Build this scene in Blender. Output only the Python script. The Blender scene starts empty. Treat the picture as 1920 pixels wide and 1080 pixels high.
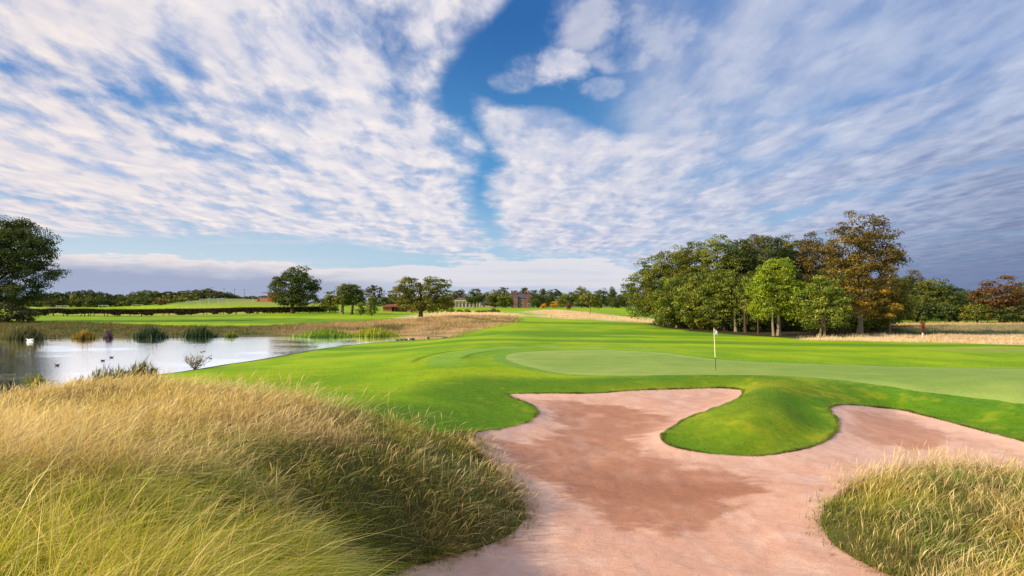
import bpy, bmesh, math, random
import numpy as np
from mathutils import Vector, Matrix, Euler

SC = bpy.context.scene
COL = SC.collection
rnd = random.Random(7)
NR = np.random.default_rng(11)
F = 1280.0          # focal length expressed in photo pixels
HY = 568.0          # horizon line of the photo
CZ = 3.4            # camera height above the putting green

def lin(c):
    out = []
    for v in c[:3]:
        v = v / 255.0
        out.append(v / 12.92 if v <= 0.04045 else ((v + 0.055) / 1.055) ** 2.4)
    return out

def P(px, py, d):
    """photo pixel at distance d -> world point"""
    return ((px - 960.0) * d / F, d, CZ - (py - HY) * d / F)

# ------------------------------------------------------------------ node DSL
class S:
    def __init__(s, nt, sock): s.nt, s.k = nt, sock
    def _m(s, op, *o, clamp=False):
        n = s.nt.nodes.new('ShaderNodeMath'); n.operation = op; n.use_clamp = clamp
        for i, v in enumerate((s,) + o):
            if isinstance(v, S): s.nt.links.new(v.k, n.inputs[i])
            else: n.inputs[i].default_value = v
        return S(s.nt, n.outputs[0])
    def __add__(s, o): return s._m('ADD', o)
    __radd__ = __add__
    def __sub__(s, o): return s._m('SUBTRACT', o)
    def __rsub__(s, o): return (s * -1.0) + o
    def __mul__(s, o): return s._m('MULTIPLY', o)
    __rmul__ = __mul__
    def __truediv__(s, o): return s._m('DIVIDE', o)
    def abs(s): return s._m('ABSOLUTE')
    def max(s, o): return s._m('MAXIMUM', o)
    def min(s, o): return s._m('MINIMUM', o)
    def pow(s, o): return s._m('POWER', o)
    def clamp(s): return s._m('ADD', 0.0, clamp=True)

def smooth(x, a, b):
    n = x.nt.nodes.new('ShaderNodeMapRange'); n.interpolation_type = 'SMOOTHSTEP'
    x.nt.links.new(x.k, n.inputs[0])
    for i, v in ((1, a), (2, b)): n.inputs[i].default_value = v
    return S(x.nt, n.outputs[0])

def comb(nt, x, y, z):
    n = nt.nodes.new('ShaderNodeCombineXYZ')
    for i, v in enumerate((x, y, z)):
        if isinstance(v, S): nt.links.new(v.k, n.inputs[i])
        else: n.inputs[i].default_value = v
    return S(nt, n.outputs[0])

def noise(nt, vec, scale=1.0, detail=4.0, rough=0.5, dist=0.0, lac=2.0):
    n = nt.nodes.new('ShaderNodeTexNoise')
    if vec is not None: nt.links.new(vec.k, n.inputs['Vector'])
    n.inputs['Scale'].default_value = scale; n.inputs['Detail'].default_value = detail
    n.inputs['Roughness'].default_value = rough; n.inputs['Distortion'].default_value = dist
    n.inputs['Lacunarity'].default_value = lac
    return S(nt, n.outputs[0])

def mix(nt, f, a, b, mode='MIX'):
    n = nt.nodes.new('ShaderNodeMix'); n.data_type = 'RGBA'; n.blend_type = mode; n.clamp_factor = True
    def put(i, v):
        if isinstance(v, S): nt.links.new(v.k, n.inputs[i])
        elif isinstance(v, (int, float)): n.inputs[i].default_value = v
        else: n.inputs[i].default_value = (*v[:3], 1)
    put(0, f); put(6, a); put(7, b)
    return S(nt, n.outputs[2])

def curve1(x, pts, lo=0.0, hi=1.0):
    """piecewise smooth 1-D function of x (0..1) through pts"""
    n = x.nt.nodes.new('ShaderNodeFloatCurve'); c = n.mapping.curves[0]
    n.mapping.use_clip = False
    while len(c.points) < len(pts): c.points.new(0.5, 0.5)
    for p, (a, b) in zip(c.points, sorted(pts)): p.location = (a, b)
    n.mapping.extend = 'HORIZONTAL'
    n.mapping.update()
    n.inputs[0].default_value = 1.0
    x.nt.links.new(x.k, n.inputs[1])
    return S(x.nt, n.outputs[0])
# ------------------------------------------------------------------ camera
cam = bpy.data.cameras.new('camera'); cam_o = bpy.data.objects.new('camera', cam); COL.objects.link(cam_o)
cam.sensor_width = 36.0; cam.lens = 36.0 * F / 1920.0
cam_o.location = (0, 0, CZ); cam_o.rotation_euler = (math.pi / 2, 0, 0)
cam.shift_y = (HY - 540.0) / 1920.0
cam.clip_start = 0.05; cam.clip_end = 20000
SC.camera = cam_o

# ------------------------------------------------------------------ sun and sky
SUN_EL = math.radians(24.5)
SUN_AZ = math.radians(-112.0)     # from +Y, clockwise positive: low on the left, a little behind the camera
sun_dir = Vector((math.sin(SUN_AZ) * math.cos(SUN_EL), math.cos(SUN_AZ) * math.cos(SUN_EL), math.sin(SUN_EL)))
sl = bpy.data.lights.new('sun', 'SUN'); sl.energy = 5.0; sl.angle = math.radians(0.55); sl.color = (1.0, 0.82, 0.56)
so = bpy.data.objects.new('sun', sl); COL.objects.link(so)
so.rotation_euler = sun_dir.to_track_quat('Z', 'Y').to_euler()
so.location = (-30, -10, 40)

w = bpy.data.worlds.new('World'); SC.world = w; w.use_nodes = True
nt = w.node_tree; nt.nodes.clear()
tc = nt.nodes.new('ShaderNodeTexCoord')
sep = nt.nodes.new('ShaderNodeSeparateXYZ'); nt.links.new(tc.outputs['Generated'], sep.inputs[0])
X, Y, Z = (S(nt, sep.outputs[i]) for i in range(3))
Ya = Y.abs().max(0.08)
A = X / Ya; E = Z / Ya
fx = A * (F / 1920) + 0.5             # 0..1 across the picture's field of view
fy = E * (-F / 1080) + HY / 1080      # 0..1 down
Zc = (Z.max(0.0)) + 0.035
U = X / Zc; V = Y.abs() / Zc
# broad warp
wob = noise(nt, comb(nt, U * 0.9, V * 0.5, 3.1), 1.0, 3, 0.5) - 0.5
wob2 = noise(nt, comb(nt, U * 3.0, V * 1.5, 7.7), 1.0, 5, 0.62) - 0.5
Uw = U + wob * 0.55; Vw = V + wob2 * 0.5
pix = lambda v: v / 1920.0
piy = lambda v: v / 1080.0
def edgeX(pts): return curve1(fy, [(piy(b), pix(a)) for a, b in pts])      # px as a function of py
def edgeY(pts): return curve1(fx, [(pix(a), piy(b)) for a, b in pts])
jit = (wob2 * 0.055) + wob * 0.012
# left sheet
Lx = edgeX([(955, 0), (915, 45), (868, 80), (838, 130), (832, 200), (862, 240), (905, 285), (880, 330), (872, 370), (905, 430), (922, 490)])
Lb = edgeY([(0, 436), (200, 445), (450, 446), (640, 456), (780, 480), (960, 500)])
covL = smooth(Lx - fx + jit, -0.010, 0.022) * smooth(Lb - fy + wob2 * 0.03, -0.006, 0.016)
# right sheet
Rt = edgeY([(840, 165), (900, 180), (960, 203), (1050, 215), (1150, 243), (1250, 236), (1400, 222), (1560, 196), (1700, 160), (1920, 80)])
Rx = edgeX([(862, 0), (868, 165), (895, 210), (925, 290), (915, 340), (918, 400), (940, 470), (960, 520)])
Rb = edgeY([(900, 478), (1050, 484), (1200, 500), (1300, 560), (1920, 620)])
covR = smooth(fy - Rt + jit * 0.8, -0.012, 0.02) * smooth(fx - Rx + jit, -0.004, 0.02) * smooth(Rb - fy + wob2 * .02, -0.008, 0.02)
# high veil, upper right, with two loose patches in the blue gap
covV = smooth(fx + wob2 * 0.05 + fy * 0.10, pix(1130), pix(1290)) * 0.80
wobp = noise(nt, comb(nt, A * 14.0, E * 18.0, 2.0), 1.0, 4, 0.6) - 0.5
def blob(px, py, rx, ry):
    a = (fx - pix(px)) / pix(rx); b = (fy - piy(py)) / piy(ry)
    return smooth(1.0 - (a * a + b * b) + wob2 * 2.6 + wobp * 2.2, -0.1, 0.9)
patch = (blob(1030, 128, 90, 46) * 0.95).max(blob(1085, 40, 85, 66) * 0.66).max(blob(955, 155, 60, 26) * 0.6).max(blob(1165, 110, 80, 34) * 0.55).max(blob(1140, 165, 70, 24) * 0.5).max(blob(1250, 60, 90, 70) * 0.6)
# fine structure of the altocumulus: rolls running away from the viewer, broken up into puffs
n1 = noise(nt, comb(nt, Uw * 4.2, Vw * 1.9, 0.0), 1.0, 5.0, 0.54)
n2 = noise(nt, comb(nt, Uw * 4.2 - 0.30, Vw * 1.9 + 0.22, 0.0), 1.0, 2.5, 0.45)   # same field seen a bit toward the sun
nb = noise(nt, comb(nt, Uw * 0.8, Vw * 0.28, 5.0), 1.0, 2, 0.5)
nr = noise(nt, comb(nt, Uw * 1.5 + Vw * 0.30, Vw * 0.42, 9.0), 1.0, 3.5, 0.46)     # long streaks for the right-hand sheet
hz_ = (E + 0.22).pow(-1.0)                                  # puffs shrink gently toward the horizon
np_ = noise(nt, comb(nt, A * hz_ * 8.0 + wob2 * .7, E * hz_ * 17.0 - A * A.abs() * 1.2 + wob * .8, 12.0), 1.0, 5.0, 0.54)
n1 = n1 * 0.40 + np_ * 0.60
lit = ((n1 - n2 * 0.40 - np_ * 0.52 - 0.04) * 3.8 + 0.45).clamp()
bandL = n1 * 0.92 + nb * 0.26
thickL = smooth(bandL, 0.47, 0.68)
dL = covL * smooth(bandL + covL * 0.05, 0.47, 0.68)
bandR = n1 * 0.62 + nr * 0.52 + nb * 0.10
dR = covR * smooth(bandR, 0.36, 0.66)
dV = covV * smooth(n1 * 0.40 + nr * 0.62 + nb * 0.2, 0.40, 0.72)
dP = patch * smooth(n1, 0.34, 0.56)
dens = dL.max(dR).max(dV).max(dP)
# more solid toward the far right / low
heavy = smooth(fx + fy * 0.35, 0.78, 1.25)
dens = dens.max(heavy * smooth(nr + n1 * 0.3, 0.36, 0.64) * 0.93)
# clear sky: physical sky tinted toward the photo's polarised blue
sky = nt.nodes.new('ShaderNodeTexSky'); sky.sky_type = 'NISHITA'; sky.sun_disc = False
sky.sun_elevation = SUN_EL; sky.sun_rotation = SUN_AZ
sky.air_density = 1.0; sky.dust_density = 0.6; sky.ozone_density = 2.5
SKYK = 0.10
skc = S(nt, sky.outputs[0])
k = 1.0 / SKYK
def c(rgb, m=1.0): return [v * k * m for v in lin(rgb)]
top = mix(nt, smooth((fx - 0.50).abs(), 0.0, 0.32), c((38, 104, 176)), c((86, 140, 208)))
mid = mix(nt, smooth((fx - 0.48).abs(), 0.0, 0.45), c((84, 158, 216)), c((132, 176, 224)))
low = mix(nt, smooth(fx, 0.05, 0.6), c((206, 224, 238)), c((168, 206, 234)))
grad = mix(nt, smooth(fy, 0.02, 0.36), top, mid)
grad = mix(nt, smooth(fy, 0.30, 0.46), grad, low)
clear = mix(nt, 0.85, skc, grad)
# cloud colours: warm white on the left, lavender and slate to the right
rt = smooth(fx + fy * 0.10, 0.40, 1.0)
hi = mix(nt, rt, c((252, 243, 240)), c((200, 210, 232)))
lo = mix(nt, rt, c((172, 186, 220)), c((140, 160, 202)))
hi = mix(nt, smooth(fx, 0.78, 1.05) * smooth(fy, 0.15, 0.42), hi, c((158, 168, 198)))
lo = mix(nt, smooth(fx, 0.72, 1.05) * smooth(fy, 0.12, 0.42), lo, c((106, 122, 160)))
dt = noise(nt, comb(nt, Uw * 9.0, Vw * 4.0, 2.0), 1.0, 4, 0.55)
shade = ((lit * 0.62) + smooth(thickL, 0.1, 0.9) * 0.26 + (dt - 0.5) * 1.1 + 0.10).clamp()
ccol = mix(nt, shade, lo, hi)
warm = smooth(0.36 - fx, 0.0, 0.36)
ccol = mix(nt, warm * 0.38, ccol, c((248, 232, 224)))
veil = (covL * (0.30 + warm * 0.55)).max(covR * 0.32).max(covV * 0.25) * smooth(nb + n1 * .4, 0.45, 0.75)
clear = mix(nt, veil, clear, mix(nt, rt, c((192, 204, 232)), c((140, 164, 210))))
body = mix(nt, dens, clear, ccol)
# low bank of stratocumulus along the horizon
st = noise(nt, comb(nt, A * 2.6, E * 42.0, 1.0), 1.0, 5, 0.55)
st2 = noise(nt, comb(nt, A * 9.0, E * 60.0, 4.0), 1.0, 5, 0.6)
Hb = edgeY([(0, 466), (110, 474), (300, 482), (500, 491), (620, 500), (750, 494), (1000, 482), (1120, 484), (1190, 506), (1260, 530), (1920, 600)])
tb = (fy - Hb) * 1080.0 / 60.0 + (st2 - 0.5) * 0.7 + (wobp * 0.35)         # 0 at the top edge, 1 sixty px lower
bl = smooth(0.42 - fx, 0.0, 0.14)
bc = mix(nt, smooth(tb, 0.0, 0.42), c((242, 230, 228)), c((190, 194, 212)))
bc2 = mix(nt, smooth(st, 0.40, 0.60), c((188, 200, 224)), c((222, 220, 228)))
bc = mix(nt, 1.0 - bl, bc, mix(nt, smooth(tb, 0.05, 0.9), c((228, 226, 232)), bc2))
bc = mix(nt, smooth(tb, 0.34, 0.62) * bl, bc, c((164, 172, 200)))
bc = mix(nt, smooth(tb + (st - .5) * .8, 1.0, 1.5), bc, c((164, 184, 214)))
bank = smooth(tb + (st2 - 0.5) * 0.5, -0.03, 0.10 ) * (0.95 - smooth(fx, 0.6, 0.66) * 0.95)
bank = bank * smooth(1.15 - (tb - st * 0.9) * (0.85 - bl * 0.8), 0.0, 0.4)
body = mix(nt, bank, body, bc)
wisp = smooth(st, 0.50, 0.66) * smooth(fy, 0.40, 0.43) * (1.0 - bank) * smooth(0.6 - fx, 0.0, 0.05) * 0.6
body = mix(nt, wisp, body, c((214, 218, 230)))
# haze grey-blue on the right horizon
body = mix(nt, smooth(fx, 0.60, 0.9) * smooth(fy, 0.36, 0.50) * 0.75, body, c((102, 120, 158)))
w.cycles.sampling_method = 'MANUAL'; w.cycles.sample_map_resolution = 512
bg = nt.nodes.new('ShaderNodeBackground'); bg.inputs[1].default_value = SKYK
nt.links.new(body.k, bg.inputs[0])
wo = nt.nodes.new('ShaderNodeOutputWorld'); nt.links.new(bg.outputs[0], wo.inputs[0])
SC.view_settings.view_transform = 'Standard'; SC.view_settings.look = 'None'; SC.view_settings.exposure = 0
SC.cycles.max_bounces = 5; SC.cycles.diffuse_bounces = 3; SC.cycles.transmission_bounces = 4
SC.cycles.use_denoising = True
# ------------------------------------------------------------------ numpy helpers
def vnoise(x, y, seed=0):
    """smooth value noise, about -1..1"""
    x = np.asarray(x, float); y = np.asarray(y, float)
    xi = np.floor(x).astype(np.int64); yi = np.floor(y).astype(np.int64)
    fx_ = x - xi; fy_ = y - yi
    def h(a, b):
        n = (a * 374761393 + b * 668265263 + seed * 974634777) & 0xffffffff
        n = ((n ^ (n >> 13)) * 1274126177) & 0xffffffff
        n = n ^ (n >> 16)
        return (n & 0xffff) / 32767.5 - 1.0
    u = fx_ * fx_ * (3 - 2 * fx_); v = fy_ * fy_ * (3 - 2 * fy_)
    a = h(xi, yi) * (1 - u) + h(xi + 1, yi) * u
    b = h(xi, yi + 1) * (1 - u) + h(xi + 1, yi + 1) * u
    return a * (1 - v) + b * v
def fbm(x, y, seed=0, o=4, g=0.5):
    s = 0; a = 1; t = 0
    for i in range(o):
        s = s + a * vnoise(x * 2 ** i + 17.3 * i, y * 2 ** i - 9.1 * i, seed + i); t += a; a *= g
    return s / t
def sst(x, a, b):
    t = np.clip((np.asarray(x, float) - a) / (b - a), 0, 1); return t * t * (3 - 2 * t)

class TPS:
    """thin-plate spline in a log-distance chart, so that near and far ground get detail to their scale"""
    C = 10.0
    @classmethod
    def chart(c, x, y):
        r = np.maximum(np.asarray(y, float) + c.C, 1.0)
        return np.stack([np.asarray(x, float) / r * 1.6, np.log(r)], -1)
    def __init__(s, pts, lam=1e-4):
        pts = np.array(pts, float)
        s.c = s.chart(pts[:, 0], pts[:, 1]); n = len(pts)
        d = np.linalg.norm(s.c[:, None] - s.c[None], axis=2)
        K = np.where(d > 0, d * d * np.log(d + 1e-12), 0) + lam * np.eye(n)
        Pm = np.hstack([np.ones((n, 1)), s.c])
        Am = np.zeros((n + 3, n + 3)); Am[:n, :n] = K; Am[:n, n:] = Pm; Am[n:, :n] = Pm.T
        s.w = np.linalg.solve(Am, np.concatenate([pts[:, 2], np.zeros(3)]))
        s.n = n
    def __call__(s, x, y):
        x = np.asarray(x, float); sh = x.shape
        q = s.chart(x.ravel(), np.asarray(y, float).ravel()); out = np.zeros(len(q))
        for i in range(0, len(q), 60000):
            qq = q[i:i + 60000]
            d2 = (qq[:, None, 0] - s.c[None, :, 0]) ** 2 + (qq[:, None, 1] - s.c[None, :, 1]) ** 2
            out[i:i + 60000] = (0.5 * d2 * np.log(d2 + 1e-20)) @ s.w[:s.n] + s.w[s.n] + qq @ s.w[s.n + 1:]
        return out.reshape(sh)

def densify(poly, n=4):
    """Catmull-Rom through a closed outline"""
    p = np.array(poly, float); m = len(p); out = []
    for i in range(m):
        a, b, c_, d = p[i - 1], p[i], p[(i + 1) % m], p[(i + 2) % m]
        for k_ in range(n):
            t = k_ / n
            out.append(0.5 * ((2 * b) + (-a + c_) * t + (2 * a - 5 * b + 4 * c_ - d) * t * t + (-a + 3 * b - 3 * c_ + d) * t ** 3))
    return np.array(out)

def sdist(poly, x, y, far=12.0):
    """signed distance to a closed outline (negative inside); clamps to `far` outside its box"""
    x = np.asarray(x, float); y = np.asarray(y, float); sh = x.shape; x = x.ravel(); y = y.ravel()
    out = np.full(len(x), far)
    lo = poly.min(0) - far; hi_ = poly.max(0) + far
    idx = np.nonzero((x > lo[0]) & (x < hi_[0]) & (y > lo[1]) & (y < hi_[1]))[0]
    a = poly; b = np.roll(poly, -1, 0); e = b - a; L2 = (e ** 2).sum(1) + 1e-12
    for i in range(0, len(idx), 40000):
        ii = idx[i:i + 40000]; px_ = x[ii, None]; py_ = y[ii, None]
        wx = px_ - a[None, :, 0]; wy = py_ - a[None, :, 1]
        t = np.clip((wx * e[:, 0] + wy * e[:, 1]) / L2, 0, 1)
        dd = np.sqrt(((wx - t * e[:, 0]) ** 2 + (wy - t * e[:, 1]) ** 2).min(1))
        up = (a[:, 1] <= py_) != (b[:, 1] <= py_)
        xc = a[:, 0] + (py_ - a[:, 1]) * e[:, 0] / np.where(np.abs(e[:, 1]) < 1e-12, 1e-12, e[:, 1])
        ins = ((up & (px_ < xc)).sum(1) % 2) == 1
        out[ii] = np.where(ins, -dd, dd)
    return np.minimum(out, far).reshape(sh)

# ------------------------------------------------------------------ levels of sand, water and turf
WZ = -1.0
sand_pts = [P(960, 745, 26), P(1180, 738, 27), P(1385, 736, 28), P(1005, 780, 22.5), P(940, 812, 20), P(885, 825, 18.6),
            P(1400, 863, 18.5), P(1241, 824, 20), P(1560, 768, 24), P(1574, 808, 21.5), P(1750, 790, 24), P(1680, 774, 26),
            P(1920, 836, 20), P(1100, 850, 18.6), P(1100, 900, 16.5), P(1000, 960, 14.5), P(1300, 1000, 13.6), P(1300, 1080, 11.6), P(800, 1075, 11.8),
            P(1650, 1080, 11.4), P(1550, 950, 14.6), P(1720, 855, 19.2), P(1150, 790, 22.6), P(1300, 760, 25),
            (-4, 9, -1.15), (3, 7, -1.15), (8, 9, -1.0), (-8, 14, -1.0), (16, 14, -.9), (2, 40, -.3), (-8, 30, -.3), (20, 30, -.8)]
ZS = TPS(sand_pts, 2e-4)

def cast(px, py, fn, d0=20.0):
    """distance at which the ray through a photo pixel meets z = fn(x, y)"""
    prev = None; d = 3.0
    while d < 900:
        x, y, z = P(px, py, d); g = float(fn(np.array([x]), np.array([y]))[0])
        if z <= g:
            lo_, hi_ = prev or d, d
            for _ in range(18):
                m = (lo_ + hi_) / 2; x, y, z = P(px, py, m)
                if z <= float(fn(np.array([x]), np.array([y]))[0]): hi_ = m
                else: lo_ = m
            return hi_
        prev = d; d *= 1.04
    return d
def flat(px, py, z):
    d = (CZ - z) * F / (py - HY); return ((px - 960) * d / F, d)
def on_sand(px, py):
    d = 20.0
    for _ in range(40):
        x = (px - 960) * d / F; z = float(ZS(np.array([x]), np.array([d]))[0])
        d = 0.5 * d + 0.5 * (CZ - z) * F / (py - HY)
    return ((px - 960) * d / F, d)

sand_px = [(1385, 736), (1392, 743), (1384, 753), (1350, 769), (1300, 786), (1262, 806), (1241, 822), (1243, 835), (1264, 847), (1320, 858),
           (1380, 863), (1440, 862), (1500, 852), (1545, 837), (1570, 816), (1574, 800), (1562, 782), (1558, 770), (1600, 766), (1680, 774),
           (1740, 788), (1830, 812), (1920, 836), (2030, 868), (2060, 890), (1960, 893), (1850, 886), (1740, 886), (1640, 900), (1572, 930), (1545, 965),
           (1548, 1000), (1585, 1036), (1650, 1070), (1730, 1110), (1700, 1220), (1500, 1330), (1250, 1380), (950, 1330), (700, 1200), (690, 1105),
           (740, 1072), (850, 1042), (945, 1008), (985, 968), (975, 928), (935, 880), (893, 840), (884, 822), (938, 813), (985, 801), (1007, 786),
           (1003, 770), (976, 757), (952, 746), (1000, 744), (1100, 744), (1180, 739), (1260, 736), (1340, 734)]
SANDP = densify([on_sand(*q) for q in sand_px], 6)
# far greenside bunkers
pond_px = [(-400, 640), (0, 636), (300, 633), (420, 631), (600, 630), (700, 629.5), (800, 630), (836, 633), (800, 637), (722, 641), (620, 652), (560, 662), (480, 676),
           (430, 683), (395, 689), (345, 697), (300, 703), (260, 712), (170, 728), (60, 745), (-200, 790), (-700, 800), (-1200, 760), (-1100, 690)]
PONDP = densify([flat(px, py, WZ) for px, py in pond_px], 5)
def on_level(pxs, z=0.0): return [flat(px, py, z) for px, py in pxs]

turf = [
    # mound under the camera and the fescue knoll
    (0, 0, 1.8), (-3, 0, 1.95), (-8, 0, 2.0), (1.2, 0, 1.45), (3, 0, .9), (8, 0, .4), (0, -6, 2.1), (-8, -6, 2.2), (8, -6, 1.6), (-3, 3.5, 1.78), (-1.5, 3.2, 1.48), (-.4, 3.2, .85), (0.5, 3.2, .3), (2.5, 3, -.3), (6, 3, -.3),
    (-6, 4, 1.9), (0.5, 5, -.5), (3, 6, -.9), (-1.0, 5.5, .25), (-2.2, 6, .95), (-3.2, 6, 1.25), (-5, 6, 1.7), (-1.9, 8.5, 0.0), (-3, 9, .62), (-6, 10, 1.12), (-10, 10, 1.2), (-2.2, 12, 0.15), (-1, 14, -.35), (-4, 14, .55), (-2.5, 16.5, 0.2), (-1.3, 17.5, -.1),
    P(0, 796, 19), P(-300, 800, 18), P(200, 776, 19.5), P(450, 752, 20), P(600, 766, 18), P(700, 788, 17.2), P(800, 812, 17), P(860, 824, 17.6),
    (-16, 26, -.05), (-24, 30, -.5), (-11, 25, .25), (-8, 27, .1),
    # lawn down to the pond
    P(450, 697, 41), P(600, 690, 42), P(700, 665, 52), P(600, 712, 31), P(700, 722, 28.5), P(800, 702, 30), P(800, 742, 24), P(900, 768, 22.5), P(935, 792, 21),
    P(850, 642, 62), P(950, 640, 60), P(900, 620, 85), P(780, 648, 66),
    # putting green and the bank in front of it
    P(950, 668, 43), P(1050, 657, 49), P(1050, 701, 32.5), P(1200, 680, 39), P(1341, 697, 33.7), P(1250, 660, 47), P(1340, 673, 42), P(1500, 682, 39), P(1500, 706, 31),
    P(1700, 690, 37), P(1700, 731, 27), P(1920, 693, 35.5), P(1920, 757, 23.5), P(2100, 720, 28),
    P(960, 715, 28.5), P(1180, 713, 29), P(1100, 716, 28.5), P(1400, 708, 28.5), P(1450, 722, 25.5), P(1405, 732, 23.8), P(1385, 762, 21.8), P(1330, 790, 20.9), P(1400, 797, 20.1), P(1480, 782, 21), P(1440, 752, 22.6), P(1520, 770, 23.2), P(1500, 815, 20.3), P(1400, 835, 19.1),
    P(1550, 738, 26), P(1640, 748, 26.3), P(1760, 765, 25), P(1850, 785, 23.3), P(1920, 800, 21.8), P(2100, 850, 19),
    # knoll behind the right-hand sand
    P(1640, 960, 13.4), P(1720, 900, 15.5), P(1800, 900, 15.2), P(1800, 1000, 12.4), P(1900, 1080, 10.2), P(1950, 930, 14), P(1900, 890, 16.5), (7, 8, -.55), (10, 10, -.3), (10, 5, .2),
    # fairway and beyond
    P(1000, 632, 75), P(1000, 615, 100), P(980, 600, 135), P(960, 592, 170), P(1200, 603, 140), P(1200, 627, 85), P(1200, 643, 62), P(1330, 655, 52), P(1330, 640, 68),
    P(1500, 655, 57), P(1500, 634, 80), P(1700, 660, 53), P(1900, 673, 46), P(1900, 650, 62), P(1700, 640, 76), P(1900, 640, 82), P(1700, 628, 90), P(1900, 626, 95), P(1900, 607, 170), P(1700, 609, 160),
    P(1300, 613, 112), P(1240, 607, 125), P(1600, 630, 84), P(2300, 650, 90),
    P(300, 613, 100), P(300, 594, 175), P(0, 615, 100), P(0, 598, 140), P(600, 599, 145), P(640, 612, 105), P(790, 600, 135), P(850, 592, 130), P(900, 598, 125), P(860, 604, 112), P(760, 612, 102), P(700, 617, 98), P(870, 620, 92), P(-600, 610, 110), P(-600, 595, 170),
    P(430, 583, 250), P(100, 583, 250), P(100, 578, 420), P(260, 579, 420), P(420, 577, 330), P(450, 568, 380), P(520, 566, 390), P(380, 564, 440), P(400, 560, 520), P(300, 566, 560), P(620, 578, 330), P(560, 572, 360), P(650, 583, 230), P(730, 586, 220),
    P(850, 576, 430), P(960, 577, 440), P(890, 583, 300), P(960, 581, 330), P(1040, 581, 330), P(1060, 586, 230), P(1120, 590, 200), P(1160, 582, 330), P(1200, 592, 210), P(940, 586, 250), P(1180, 578, 430),
    P(700, 576, 500), P(1400, 577, 450), P(1700, 590, 280), P(2100, 590, 300), P(-200, 578, 420),
    (-900, 900, 3), (0, 900, 1), (900, 900, 3), (-2500, 2500, 6), (0, 2500, 4), (2500, 2500, 6), (0, 6000, 6), (-5000, 5000, 6), (5000, 5000, 6), (-200, 60, 0), (200, 60, 0), (-100, 0, 0.5), (100, 0, 0.0)]
ZG = TPS(turf, 3e-4)
def bank(x, y):
    """height of the turf-covered ground, bunker lips, pond banks and all"""
    x = np.asarray(x, float); y = np.asarray(y, float)
    z = ZG(x, y)
    und = sst(y, 60, 90) * (1 - sst(y, 150, 260)) * sst(x, -14, 0)
    z = z + und * 0.10 * vnoise(x / 22 + 3, y / 9, 5)
    sp = sdist(PONDP, x, y, 14.0)
    Wp = 5.0 + 8.0 * sst(y, 60, 80)
    t = np.clip(sp / Wp, 0, 1); t = t * t * (3 - 2 * t) * 0.35 + 0.65 * (1 - (1 - t) ** 2)
    near = sp < Wp
    z = np.where(near, (WZ + 0.02) * (1 - t) + z * t, z)
    z = np.where(sp < 0, WZ - 0.9 * sst(-sp, 0, 3.0) + 0.02, z)
    ss = sdist(SANDP, x, y, 12.0)
    zs = ZS(x, y)
    W = 2.1
    t = np.clip(ss / W, 0, 1); t = 1 - (1 - t) ** 2.2
    lip = (0.10 + 0.03 * vnoise(x * 2, y * 2, 3)) * sst(np.where((x < 2) & (y < 19.5) | (y < 17.2) & (x > 3.5), 0.0, 1.0) + sst(y, 17.6, 19.5) * (x > -2), .0, 1.0) + .03
    z = np.where(ss < W, (zs + lip) * (1 - t) + z * t, z)
    z = np.where(ss < 0, zs + lip, z)
    z = z + 0.012 * fbm(x * 1.3, y * 1.3, 9, 3) * (1 - sst(y, 30, 60))
    return z, ss, sp

def zg1(x, y): return float(bank(np.array([x]), np.array([y]))[0][0])
def onto(px, py):
    """photo pixel -> world point on the turf"""
    d = cast(px, py, lambda a, b: bank(a, b)[0])
    x, y, z = P(px, py, d); return (x, y)

green_px = [(948, 668), (965, 662), (1010, 658.5), (1060, 657), (1130, 656.5), (1200, 659), (1265, 664), (1340, 673.5), (1420, 679), (1500, 682), (1600, 685), (1700, 688), (1800, 690), (1920, 692), (2100, 700),
            (2250, 735), (2250, 790), (2050, 775), (1920, 757), (1860, 749), (1780, 740), (1700, 730), (1620, 718), (1560, 711), (1500, 706.5), (1420, 703), (1340, 702.5), (1260, 703), (1180, 704), (1100, 703), (1040, 698), (985, 686), (955, 676)]
GREENP = densify([onto(*q) for q in green_px], 5)

# ------------------------------------------------------------------ fan-shaped ground grid (fine near, coarse far)
AP = 12.0
sA = np.concatenate([-np.geomspace(4.0, 0.82, 60)[:-1], np.arange(-0.82, 0.82001, 0.0026), np.geomspace(0.82, 4.0, 60)[1:]])
r1 = np.exp(np.arange(math.log(5.0), math.log(20.0), 0.012))
r2 = np.exp(np.arange(math.log(20.0), math.log(48.0), 0.0026))
r3 = np.exp(np.arange(math.log(48.0), math.log(600.0), 0.0055))
r4 = np.geomspace(600, 9000, 60)
rR = np.concatenate([r1, r2, r3[1:], r4[1:]])
gx = (sA[None, :] * rR[:, None]); gy = np.broadcast_to(rR[:, None] - AP, gx.shape)
nr_, nc_ = gx.shape
XY = np.stack([gx.ravel(), gy.ravel()], 1)
i0 = (np.arange(nr_ - 1)[:, None] * nc_ + np.arange(nc_ - 1)[None]).ravel()
T = np.concatenate([np.stack([i0, i0 + 1, i0 + nc_ + 1], 1), np.stack([i0, i0 + nc_ + 1, i0 + nc_], 1)])

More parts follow.
